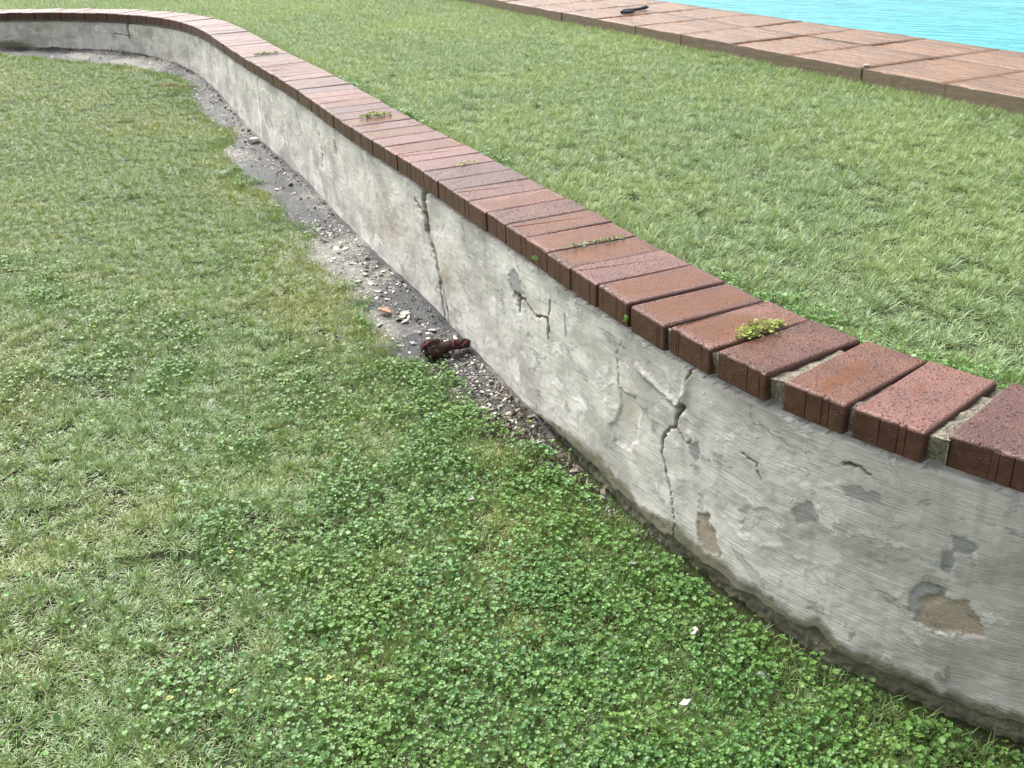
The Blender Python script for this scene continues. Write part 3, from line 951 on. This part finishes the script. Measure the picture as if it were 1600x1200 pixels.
BIG, MID = .20, .10
LOA = (.013, .028, .0011, .0021, M_GRASS_LO, .10)
UPA = (.015, .031, .0010, .0019, M_GRASS_UP, .07)
T_LO = [turf(q, BIG, 86000, *LOA) for q in range(9)] + [turf(20 + q, MID, 86000, *LOA) for q in range(6)] + [tuft(30 + q, 44, .024, *LOA, 1.2) for q in range(6)]
T_UP = [turf(50 + q, BIG, 86000, *UPA) for q in range(9)] + [turf(60 + q, MID, 86000, *UPA) for q in range(6)] + [tuft(65 + q, 42, .024, *UPA, 1.1) for q in range(6)]
CLT = [clover_tile(70 + q, MID, 220, .0024, .0056, .007, .025) for q in range(6)] + [clover_tile(80 + q, MID, 90, .0026, .0060, .007, .024) for q in range(5)] + [clover_tile(90 + q, MID, 16, .0030, .0064, .006, .020, .2) for q in range(6)]
CLS = [clover_cluster(110 + q, 10, .024, .0026, .0055, .008, .022) for q in range(5)]


def jitter_grid(x0, x1, y0, y1, d):
    a, b = np.meshgrid(np.arange(x0, x1, d), np.arange(y0, y1, d))
    return (a + RNG.uniform(-.5, .5, a.shape) * d * .9).ravel(), (b + RNG.uniform(-.5, .5, a.shape) * d * .9).ravel()


def in_view(x, y, margin):
    """keep what the photograph, or a camera a step aside, can see"""
    return (y > .55) & (np.abs(x) < .62 * y + margin)


def clover_amount(x, y, nd):
    zone = sstep(-.52, -.18, x + (fbm(x * 3.1, y * 3.1, 3) - .5) * .45) * sstep(2.45, 2.1, y + (fbm(x * 4 + 9, y * 4, 2) - .5) * .3)
    zone = zone * (.68 + .32 * sstep(.38, .55, fbm(x * 6 + 2, y * 6, 3)))
    pat = sstep(.56, .70, fbm(x * 2.3 + 40, y * 2.3 + 3, 4)) * np.interp(y, [0, 1.9, 2.6, 4.5], [.55, .45, .25, .0])
    return np.maximum(zone, pat)


def low_z(x, y, nd, s):
    return gz(y) + .005 + lawn_bump(x, y) * sstep(apron_w(s) + .02, apron_w(s) + .25, -nd) + .012 * sstep(.0, .06, -nd - apron_w(s)) * (s > 1)


def edge_w(x, y, s):
    return np.maximum(apron_w(s) + (fbm(x * 11, y * 11, 4) - .52) * .15 * sstep(.9, 1.3, s), .004 + .022 * fbm(s * 9, s * 0 + 1, 3))


def rots(n_, a=.16): return np.stack([RNG.normal(0, a, n_), RNG.normal(0, a, n_), RNG.uniform(0, 6.283, n_)], 1)


def tiles(x0, x1, y0, y1, margin_fn, zfn, view_margin, dsmall, lo):
    """big squares where they fit, then smaller ones, then tufts up to the edge"""
    out = []
    gx, gy = np.meshgrid(np.arange(x0, x1, BIG) + BIG / 2, np.arange(y0, y1, BIG) + BIG / 2)
    gx, gy = gx.ravel(), gy.ravel()
    k = in_view(gx, gy, view_margin); gx, gy = gx[k], gy[k]
    m_ = margin_fn(gx, gy)
    k = m_ > BIG * .72 + lo
    out.append((gx[k], gy[k], 0, 9))
    k = (~k) & (m_ > -BIG); gx, gy = gx[k], gy[k]
    hx = np.concatenate([gx + a * MID / 2 for a in (-1, 1) for b in (-1, 1)]); hy = np.concatenate([gy + b * MID / 2 for a in (-1, 1) for b in (-1, 1)])
    m_ = margin_fn(hx, hy); k = m_ > MID * .72 + lo
    out.append((hx[k], hy[k], 9, 15))
    k = (~k) & (m_ > -MID); hx, hy = hx[k], hy[k]
    nsub = int(round(MID / dsmall))
    off_ = (np.arange(nsub) + .5) / nsub * MID - MID / 2
    tx = np.concatenate([hx + a for a in off_ for b in off_]); ty = np.concatenate([hy + b for a in off_ for b in off_])
    tx = tx + RNG.uniform(-.5, .5, len(tx)) * dsmall; ty = ty + RNG.uniform(-.5, .5, len(tx)) * dsmall
    k = margin_fn(tx, ty) > lo
    out.append((tx[k], ty[k], 15, 21))
    X_ = np.concatenate([o_[0] for o_ in out]); Y_ = np.concatenate([o_[1] for o_ in out])
    I_ = np.concatenate([RNG.randint(o_[2], o_[3], len(o_[0])) for o_ in out])
    return X_, Y_, I_, ground_rot(X_, Y_, I_ < 15, zfn)


def ground_rot(X_, Y_, square, zfn):
    e = .05
    sx = (zfn(X_ + e, Y_) - zfn(X_ - e, Y_)) / (2 * e); sy = (zfn(X_, Y_ + e) - zfn(X_, Y_ - e)) / (2 * e)
    sx = np.clip(sx, -.25, .25); sy = np.clip(sy, -.25, .25)
    g_ = np.where(square, RNG.randint(0, 4, len(X_)) * math.pi / 2, RNG.uniform(0, 6.283, len(X_)))
    nx_, ny_ = -sx, -sy
    lx = np.cos(g_) * nx_ + np.sin(g_) * ny_; ly = -np.sin(g_) * nx_ + np.cos(g_) * ny_
    return np.stack([-ly, lx, g_], 1)


def low_zf(x, y):
    nd, s = wsd(x, y); return low_z(x, y, nd, s)


def low_margin(x, y):
    nd, s = wsd(x, y); return -nd - edge_w(x, y, s)


def up_margin(x, y):
    nd, s = wsd(x, y); return np.minimum(nd - .226, N0 - .002 - (x * PN[0] + y * PN[1]))


def up_zf(x, y): return UPZ + .001 + fbm(x * 1.5, y * 1.5, 2) * .016 + .008 * sstep(.25, .0, N0 - (x * PN[0] + y * PN[1]))


def lawn_lower():
    x, y, idx, rot = tiles(-6.4, 2.0, .2, 8.8, low_margin, low_zf, .9, .025, .004)
    scl = np.where(idx < 15, 1.0, RNG.uniform(.8, 1.2, len(x)))
    o = scatter('lower_lawn_grass', np.stack([x, y, low_zf(x, y)], 1), rot, scl, idx, x * 0, T_LO)
    return tag(o, 'short patchy yellow green grass of the lower lawn', 'grass', kind='stuff')


def clover_lower():
    gx, gy = np.meshgrid(np.arange(-4.4, 1.8, MID), np.arange(.3, 7.0, MID)); x, y = gx.ravel(), gy.ravel()
    k = in_view(x, y, .6); x, y = x[k], y[k]
    m_ = low_margin(x, y)
    nd, s = wsd(x, y); ca = clover_amount(x, y, nd)
    spr = .10 + .55 * sstep(.46, .62, fbm(x * 3.3 + 11, y * 3.3, 3)) * sstep(3.2, 1.4, y)
    u = RNG.rand(len(x))
    lv = np.where(u < ca * 1.15 - .25, 0, np.where(u < ca * 1.6, 1, np.where(RNG.rand(len(x)) < spr, 2, 3)))
    k = (m_ > MID * .8) & (lv < 3); x1, y1, lv1 = x[k] + RNG.uniform(-.03, .03, k.sum()), y[k] + RNG.uniform(-.03, .03, k.sum()), lv[k]
    idx = np.where(lv1 == 0, RNG.randint(0, 6, len(x1)), np.where(lv1 == 1, RNG.randint(6, 11, len(x1)), RNG.randint(11, 17, len(x1))))
    rot = ground_rot(x1, y1, np.zeros(len(x1), bool), low_zf)
    # edges
    k = (m_ <= MID * .8) & (m_ > -MID)
    ex, ey = x[k], y[k]
    ox = np.concatenate([ex + RNG.uniform(-.5, .5, len(ex)) * MID for q in range(15)]); oy = np.concatenate([ey + RNG.uniform(-.5, .5, len(ey)) * MID for q in range(15)])
    m2 = low_margin(ox, oy); nd, s = wsd(ox, oy); ca = clover_amount(ox, oy, nd)
    ca = np.maximum(ca, (s > 1.0) * sstep(.45, .58, fbm(s * 3, s * 0 + 2, 3)) * .40)
    k = (m2 > .010) & (RNG.rand(len(ox)) < ca); ox, oy = ox[k], oy[k]
    X_ = np.r_[x1, ox]; Y_ = np.r_[y1, oy]
    idx = np.r_[idx, RNG.randint(17, 22, len(ox))]
    rot = np.r_[rot, ground_rot(ox, oy, np.zeros(len(ox), bool), low_zf)]
    o = scatter('clover_ground_cover', np.stack([X_, Y_, low_zf(X_, Y_) + .002], 1), rot, np.ones(len(X_)), idx, X_ * 0, CLT + CLS)
    return tag(o, 'dense round leaved clover spreading over the lower lawn beside the wall', 'clover', kind='stuff')


def lawn_upper():
    x, y, idx, rot = tiles(-8.6, 5.2, .2, 12.6, up_margin, up_zf, .9, .025, .004)
    scl = np.where(idx < 15, 1.0, RNG.uniform(.8, 1.15, len(x)))
    o = scatter('upper_lawn_grass', np.stack([x, y, up_zf(x, y)], 1), rot, scl, idx, x * 0, T_UP)
    return tag(o, 'thick pale green grass of the upper lawn between coping and pool paving', 'grass', kind='stuff')


def clover_upper():
    s = RNG.uniform(-.4, 4.0, 420)
    s = s[fbm(s * 3.1, s * 0 + 5, 3) > .47]
    d = .232 + np.abs(RNG.normal(0, .03, len(s)))
    x, y, nx, ny, th = wl(s); x = x + nx * d; y = y + ny * d
    n_ = len(x); z = np.full(n_, UPZ + .012)
    o = scatter('coping_edge_clover', np.stack([x, y, z], 1), rots(n_), RNG.uniform(.7, 1.1, n_), RNG.randint(0, len(CLS), n_), s * 0, CLS)
    return tag(o, 'small bright clover growing along the back of the brick coping', 'clover', kind='stuff')


lawn_lower(); clover_lower(); lawn_upper(); clover_upper()


# ------------------------------------------------------------------ litter on the apron
def m_flake():
    t = NT('plaster_flake'); a = t.attr('fc')
    c = t.mix(a, (.095, .07, .048), (.50, .475, .42))
    c = t.mix(t.ramp(t.noise(t.pos(), 300, 3), .4, .7), c, t.mix(.5, c, (.2, .18, .15)))
    return t.done(t.bsdf(c, .7, None, .35).outputs[0])


M_FLAKE = m_flake()


def apron_z(s, d):
    x, y, nx, ny, th = wl(s); X_ = x - nx * d; Y_ = y - ny * d
    z = gz(Y_) + .012 + (fbm(X_ * 14, Y_ * 14, 4) - .5) * .012 + .016 * np.exp(-(d / .035) ** 2) * fbm(X_ * 5, Y_ * 5, 3)
    return X_, Y_, z


def flakes(name, s, d, size, col, zoff, flat=.35):
    X_, Y_, Z_ = apron_z(s, d)
    V = []; Fc = []; C = []
    for k in range(len(s)):
        r = random.Random(k * 7 + 1); n_ = r.randint(4, 6); R_ = size[k]
        az = r.uniform(0, 6.28); asp = r.uniform(.4, 1.0); th_ = max(.0008, R_ * .16)
        Rm = Matrix.Rotation(r.gauss(0, flat), 3, 'X') @ Matrix.Rotation(r.gauss(0, flat), 3, 'Y') @ Matrix.Rotation(az, 3, 'Z')
        b0 = len(V)
        rad = [(R_ * r.uniform(.6, 1.1), 6.283 * e / n_ + r.uniform(-.3, .3)) for e in range(n_)]
        for zz_ in (-th_ / 2, th_ / 2):
            for (q, a) in rad:
                p_ = Rm @ Vector((math.cos(a) * q, math.sin(a) * q * asp, zz_))
                V.append((p_.x + X_[k], p_.y + Y_[k], p_.z + Z_[k] + zoff + R_ * .25)); C.append(col[k])
        Fc.append(tuple(range(b0 + n_, b0 + 2 * n_))); Fc.append(tuple(range(b0 + n_ - 1, b0 - 1, -1)))
        for e in range(n_):
            f_ = (e + 1) % n_; Fc.append((b0 + e, b0 + f_, b0 + n_ + f_, b0 + n_ + e))
    o = mesh_obj(name, V, Fc, M_FLAKE)
    at = o.data.attributes.new('fc', 'FLOAT', 'POINT'); at.data.foreach_set('value', np.array(C, np.float32))
    return o


n_ = 17000
s = RNG.uniform(.75, 8.6, n_); u = RNG.rand(n_) ** 1.1
wd = apron_w(s) + .05
d = .006 + u * wd
keep = RNG.rand(n_) < (.10 + .9 * sstep(.46, .62, fbm(s * 2.2 + 4, s * 0 + d * 9, 3)) * (1 - .5 * u)) * np.interp(s, [.7, .95, 3, 9], [.5, 1, .8, .5])
s, d = s[keep], d[keep]
o = flakes('plaster_flakes', s, d, RNG.gamma(1.1, .0022, len(s)) + .0010, np.clip(RNG.normal(.75, .25, len(s)), 0, 1), .0)
tag(o, 'scattered pale plaster flakes fallen on the concrete strip', 'debris', kind='stuff')
n_ = 4800
s = np.r_[RNG.normal(1.15, .14, n_ // 2), RNG.uniform(.6, 8.4, n_ // 2)]; d = np.r_[.005 + RNG.rand(n_ // 2) ** 1.5 * .13, .004 + RNG.rand(n_ // 2) ** 2 * .07]
k = (s > .0) & (s < 8.5) & (d < apron_w(s) + .07); s, d = s[k], d[k]
o = flakes('soil_crumbs', s, d, RNG.gamma(1.5, .0016, len(s)) + .001, np.clip(RNG.normal(.08, .14, len(s)), 0, 1), .0, .8)
tag(o, 'dark brown soil crumbs and leaf litter against the wall foot', 'litter', kind='stuff')


# ------------------------------------------------------------------ single things
def chip(seed, x, y, z, R_, mat, label, group=None, name='plaster_chip', cat='chip', tilt=.3):
    r = random.Random(seed); n_ = 9; asp = r.uniform(.45, .8)
    bm = bmesh.new(); top = []; bot = []
    for e in range(n_):
        a = 6.283 * e / n_; q = R_ * r.uniform(.5, 1.15)
        p_ = (math.cos(a) * q, math.sin(a) * q * asp)
        top.append(bm.verts.new((*p_, .0018 + r.uniform(-.0006, .0006)))); bot.append(bm.verts.new((p_[0] * .93, p_[1] * .93, -.0018)))
    ct = bm.verts.new((0, 0, .0024))
    for e in range(n_):
        f_ = (e + 1) % n_
        bm.faces.new((ct, top[e], top[f_])); bm.faces.new((bot[e], bot[f_], top[f_], top[e]))
    bm.faces.new(bot[::-1])
    bm.normal_update()
    me = bpy.data.meshes.new(name); bm.to_mesh(me); bm.free(); me.materials.append(mat)
    o = link(bpy.data.objects.new(name, me)); o.location = (x, y, z)
    o.rotation_euler = (r.uniform(-tilt, tilt), r.uniform(-tilt, tilt), r.uniform(0, 6.28))
    return tag(o, label, cat, group)


M_CHIP = m_simple('chip_white', (.20, .19, .17), (.36, .35, .32), 120, .65, .001)
M_CHIPG = m_simple('chip_grey', (.20, .195, .19), (.33, .32, .31), 120, .7, .001)
for k, (x, y, R_, mt) in enumerate([(.295, 1.323, .0125, 0), (.39, 1.217, .014, 1), (.251, 1.164, .011, 0), (-.097, 1.725, .011, 0), (.212, 1.50, .008, 0), (-.16, 1.98, .010, 0)]):
    z = float(gz(y)) + float(lawn_bump(np.array([x]), np.array([y]))[0]) + .026
    lab = 'grey plaster chip tilted in the clover near the wall foot' if mt else 'small white plaster chip lying on the clover'
    chip(k, x, y, z, R_, M_CHIPG if mt else M_CHIP, lab, None if mt else 'white chips in the clover', tilt=.5)
for k, (x, y, R_) in enumerate([(-.305, 2.70, .020), (-.30, 2.645, .017), (-.46, 3.02, .013), (-.47, 2.96, .012), (-.22, 2.58, .012), (-.27, 2.50, .010), (-.255, 2.57, .009)]):
    nd_, s_ = wsd(np.array([x]), np.array([y]))
    z = float(apron_z(s_, -nd_)[2][0]) + .005
    chip(20 + k, x, y, z, R_, M_CHIP, 'pale flat plaster chip lying on the dark concrete strip', 'larger chips on the concrete strip', tilt=.2)


def lump(name, R_, seed, mat, sub=3, amp=.25, scale=(1, 1, 1)):
    bm = bmesh.new(); bmesh.ops.create_icosphere(bm, subdivisions=sub, radius=1)
    for v in bm.verts:
        c = v.co; q = 1 + amp * (fbm(np.array([c.x * 2.1 + seed]), np.array([c.y * 2.1 + c.z * 1.7]), 4)[0] * 2 - 1)
        v.co = Vector((c.x * scale[0], c.y * scale[1], c.z * scale[2])) * q * R_
    for f_ in bm.faces: f_.smooth = True
    me = bpy.data.meshes.new(name); bm.to_mesh(me); bm.free(); me.materials.append(mat)
    return bpy.data.objects.new(name, me)


def tube(name, pts, radii, mat, parent=None, sides=8, rough=0.0, seed=1):
    r = random.Random(seed); V = []; Fc = []; n_ = len(pts)
    P = [Vector(p_) for p_ in pts]
    for i in range(n_):
        d_ = (P[min(i + 1, n_ - 1)] - P[max(i - 1, 0)]).normalized()
        a = d_.cross(Vector((.13, .21, 1))).normalized(); b = d_.cross(a)
        for e in range(sides):
            t_ = 6.283 * e / sides; q = radii[i] * (1 + r.uniform(-rough, rough))
            V.append(P[i] + (a * math.cos(t_) + b * math.sin(t_)) * q)
    for i in range(n_ - 1):
        for e in range(sides):
            f_ = (e + 1) % sides; Fc.append((i * sides + e, i * sides + f_, (i + 1) * sides + f_, (i + 1) * sides + e))
    Fc.append(tuple(range(sides - 1, -1, -1))); Fc.append(tuple(range((n_ - 1) * sides, n_ * sides)))
    return mesh_obj(name, V, Fc, mat, parent, smooth=True)


# pebble
M_STONE = m_simple('pale_stone', (.34, .33, .31), (.52, .51, .48), 60, .7, .002)
nd_, s_ = wsd(np.array([-1.20]), np.array([4.86]))
o = link(lump('pebble', .022, 3, M_STONE, 3, .3, (1.2, .8, .7)))
o.location = (-1.20, 4.86, float(apron_z(s_, -nd_)[2][0]) + .012)
tag(o, 'pale rounded pebble on the concrete strip against the wall', 'pebble')
o = link(lump('pebble', .010, 9, M_STONE, 2, .3, (1.2, .8, .6)))
o.location = (1.40, 3.89, PZ + .004)
tag(o, 'tiny pebble on the edge of the wet brown paving', 'pebble')

# dry leaf
V = []; Fc = []
for i in range(9):
    u = i / 8; w_ = .018 * math.sin(math.pi * min(1, u * .94 + .05)) ** .8
    for j in range(5):
        v_ = (j - 2) / 2
        V.append((v_ * w_ * math.cos(v_ * .6), (u - .5) * .042, .010 * abs(v_) ** 1.5 * (1 - .3 * u) + .006 * math.sin(u * 3)))
for i in range(8):
    for j in range(4): Fc.append((i * 5 + j, i * 5 + j + 1, i * 5 + j + 6, i * 5 + j + 5))
nd_, s_ = wsd(np.array([-.366]), np.array([2.702]))
o = mesh_obj('dry_leaf', V, Fc, m_simple('dry_leaf', (.26, .12, .06), (.42, .24, .14), 90, .6, .001), smooth=True)
o.location = (-.366, 2.702, float(apron_z(s_, -nd_)[2][0]) + .004); o.rotation_euler = (.2, .1, 1.2)
md = o.modifiers.new('thickness', 'SOLIDIFY'); md.thickness = .0006
tag(o, 'curled orange brown dry leaf on the concrete strip', 'leaf')

# knotted old rope at the wall foot
M_ROPE = m_simple('dirty_rope', (.018, .011, .009), (.085, .052, .042), 160, .9, .004, .2)
M_RED = m_simple('red_yarn', (.12, .018, .028), (.26, .05, .07), 200, .8, .002, .2)
rope = bpy.data.objects.new('knotted_rope', None); link(rope)
nd_, s_ = wsd(np.array([-.20]), np.array([2.45])); rz = float(apron_z(s_, -nd_)[2][0])
rope.location = (-.200, 2.425, rz)
tag(rope, 'dirty dark brown knotted rope with red strands against the wall foot', 'rope')
kn = lump('knot', .027, 5, M_ROPE, 4, .75, (1.15, .95, .85)); link(kn, rope); kn.location = (-.012, 0, .021)
tube('tail', [(.008, 0, .02), (.025, .002, .024), (.042, .004, .028), (.060, .006, .031), (.078, .006, .032), (.092, .004, .030)], [.018, .015, .012, .014, .015, .009], M_ROPE, rope, 12, .18, 4)
tube('red_strand', [(-.036, -.012, .022), (-.034, -.020, .034), (-.026, -.020, .044), (-.016, -.016, .050)], [.0022, .0026, .0026, .0018], M_RED, rope, 6, .2, 5)
tube('red_strand', [(.046, -.012, .012), (.047, -.0155, .022), (.048, -.0135, .034), (.049, -.004, .043), (.05, .006, .045)], [.0024, .003, .0032, .003, .002], M_RED, rope, 6, .2, 6)
tube('red_strand', [(.070, -.010, .030), (.076, -.011, .037), (.084, -.006, .043)], [.002, .0026, .002], M_RED, rope, 6, .2, 7)
r = random.Random(3); V = []; Fc = []
for q in range(520):
    u = r.random()
    if u < .65:
        a = r.uniform(0, 6.28); b = r.uniform(-.6, 1.2); p_ = Vector((math.cos(a) * math.cos(b) * .028 - .012, math.sin(a) * math.cos(b) * .024, math.sin(b) * .022 + .021))
        n__ = (p_ - Vector((-.012, 0, .021))).normalized()
    else:
        t_ = r.uniform(.01, .09); a = r.uniform(0, 6.28); p_ = Vector((t_, math.cos(a) * .013, .028 + math.sin(a) * .013)); n__ = Vector((.4, math.cos(a), math.sin(a)))
    d_ = (n__ * .5 + Vector((r.uniform(-1, 1), r.uniform(-1, 1), r.uniform(-1, .6)))).normalized() * r.uniform(.006, .020)
    k = len(V); w_ = Vector((r.uniform(-1, 1), r.uniform(-1, 1), r.uniform(-1, 1))).normalized() * .0006
    m1 = p_ + d_ * .5 + Vector((0, 0, r.uniform(-.002, .003))); e_ = p_ + d_
    V += [p_ - w_, p_ + w_, m1 + w_, m1 - w_, e_]
    Fc += [(k, k + 1, k + 2, k + 3), (k + 3, k + 2, k + 4)]
fo = mesh_obj('frayed_fibres', V, Fc, M_ROPE, rope); fo['kind'] = 'stuff'

# dead thatch clump on the lawn edge
r = random.Random(12); V = []; Fc = []; BC = []
for q in range(420):
    a = r.gauss(0, .045); b = r.gauss(0, .014)
    blade(V, Fc, BC, r, a, b, r.uniform(.015, .038), r.uniform(.0014, .0026), r.uniform(0, 6.28), r.uniform(.3, 1.5), r.uniform(0, 1.2), r.random(), r.uniform(.75, 1))
V = [(a, b, c + .022 * math.exp(-(a / .06) ** 2)) for a, b, c in V]
M_DEAD = m_leaf('dead_thatch', (.14, .12, .07), (.27, .225, .13), (.26, .215, .14), .8, .15)
so = src_obj('thatch_clump', V, Fc, BC, M_DEAD); link(so)
nd_, s_ = wsd(np.array([-1.93]), np.array([6.0])); so.location = (-1.93, 6.0, float(low_z(np.array([-1.93]), np.array([6.0]), nd_, s_)[0]) + .030)
so.rotation_euler = (0, 0, .15)
tag(so, 'grey brown clump of dead grass at the lawn edge beside the concrete strip', 'dead grass')

# black forked stick on the paving
M_BLK = m_simple('charred_stick', (.012, .013, .018), (.035, .037, .048), 90, .45, .002)
st = bpy.data.objects.new('forked_stick', None); link(st); st.location = (.70, 5.83, PZ); st.scale = (.8, .8, .8)
tag(st, 'black forked stick lying on the wet brown paving', 'stick')
tube('stem', [(-.012, -.006, .012), (.0, .002, .018), (.03, .035, .020), (.08, .085, .017), (.14, .15, .016), (.185, .195, .019), (.205, .215, .017)], [.010, .016, .013, .012, .011, .014, .008], M_BLK, st, 9, .15, 1)
tube('fork', [(-.004, -.002, .014), (.03, -.004, .013), (.065, .010, .012), (.085, .018, .013)], [.012, .011, .009, .006], M_BLK, st, 9, .15, 2)


# moss and creeping sprigs on the coping
def moss_line(name, s, d0, d1, n_, wid_, R0, R1, label, cat='moss', seed=1, ptre=.0, zlift=.004, mat=None, pdead=.06):
    r = random.Random(seed); V = []; Fc = []; BC = []
    x, y, nx, ny, th = [float(q) for q in wl(s)]
    for q in range(n_):
        u = min(1, max(0, r.betavariate(1.6, 1.6)))
        d = d0 + (d1 - d0) * u; e = r.gauss(0, wid_) * (.35 + math.sin(u * 3.1))
        px, py = d, e
        leaf_disc(V, Fc, BC, r, px, py, r.uniform(0, 1) * zlift * (1.6 - abs(u - .5) * 2) + .001, r.uniform(R0, R1), r.uniform(0, 6.28), r.gauss(0, .6), r.random(), r.uniform(.5, 1) if r.random() < pdead else 0, False, .3)
    o = src_obj(name, V, Fc, BC, mat or M_MOSS); link(o)
    o.location = (x, y, .0015); o.rotation_euler = (0, 0, math.atan2(ny, nx))
    return tag(o, label, cat)


moss_line('moss_clump', .505, .055, .165, 330, .0085, .0016, .0036, 'bright yellow green moss tuft filling a joint on top of the near bricks', seed=1, zlift=.010)
moss_line('moss_clump', 1.068, .03, .19, 110, .0035, .0014, .0032, 'thin trail of tiny green leaves along a joint between wet bricks', seed=2, mat=M_CLOVER)
moss_line('moss_clump', 2.62, .06, .18, 190, .010, .002, .0045, 'dull green moss patch across two bricks of the coping', seed=3, zlift=.008)
moss_line('moss_clump', 1.845, .09, .17, 60, .006, .0014, .003, 'small scrap of yellowish moss on a dark wet brick', seed=4)
moss_line('moss_clump', 4.35, .05, .18, 150, .010, .002, .005, 'dark green moss streak on the far straight bricks before the bend', seed=5, mat=M_CLOVER)


def sprig(s, z0, label, seed, leaves, h):
    r = random.Random(seed); x, y, nx, ny, th = [float(q) for q in wl(s)]
    root = bpy.data.objects.new('weed_sprig', None); link(root)
    root.location = (x - nx * .002, y - ny * .002, z0); root.rotation_euler = (0, 0, th + math.pi)
    tag(root, label, 'weed')
    pts = [(0, .004, 0), (.004, -.004, h * .4), (.010, -.008, h * .75), (.014, -.009, h)]
    M_STEM = bpy.data.materials.get('weed_stem') or m_simple('weed_stem', (.20, .24, .06), (.30, .33, .10), 80, .5, .0005)
    tube('stem', pts, [.0009, .0008, .0007, .0005], M_STEM, root, 5)
    for q in range(leaves):
        V = []; Fc = []; BC = []
        u = .45 + .55 * q / max(1, leaves - 1); p_ = Vector(pts[2]) * (1 - u) + Vector(pts[3]) * u + Vector((r.uniform(-.006, .006), -.004, r.uniform(-.006, .004)))
        leaf_disc(V, Fc, BC, r, p_.x, p_.y, p_.z, r.uniform(.0035, .0055), r.uniform(0, 6.28), r.uniform(.3, 1.0), r.random(), 0, True, .25)
        lo = src_obj('leaf', V, Fc, BC, M_CLOVER); link(lo, root)


sprig(1.115, -.058, 'two leaved weed sprig growing up from under a mid coping brick', 1, 3, .040)
sprig(.742, -.052, 'tiny pale weed sprig in the front joint of the near bricks', 2, 4, .034)
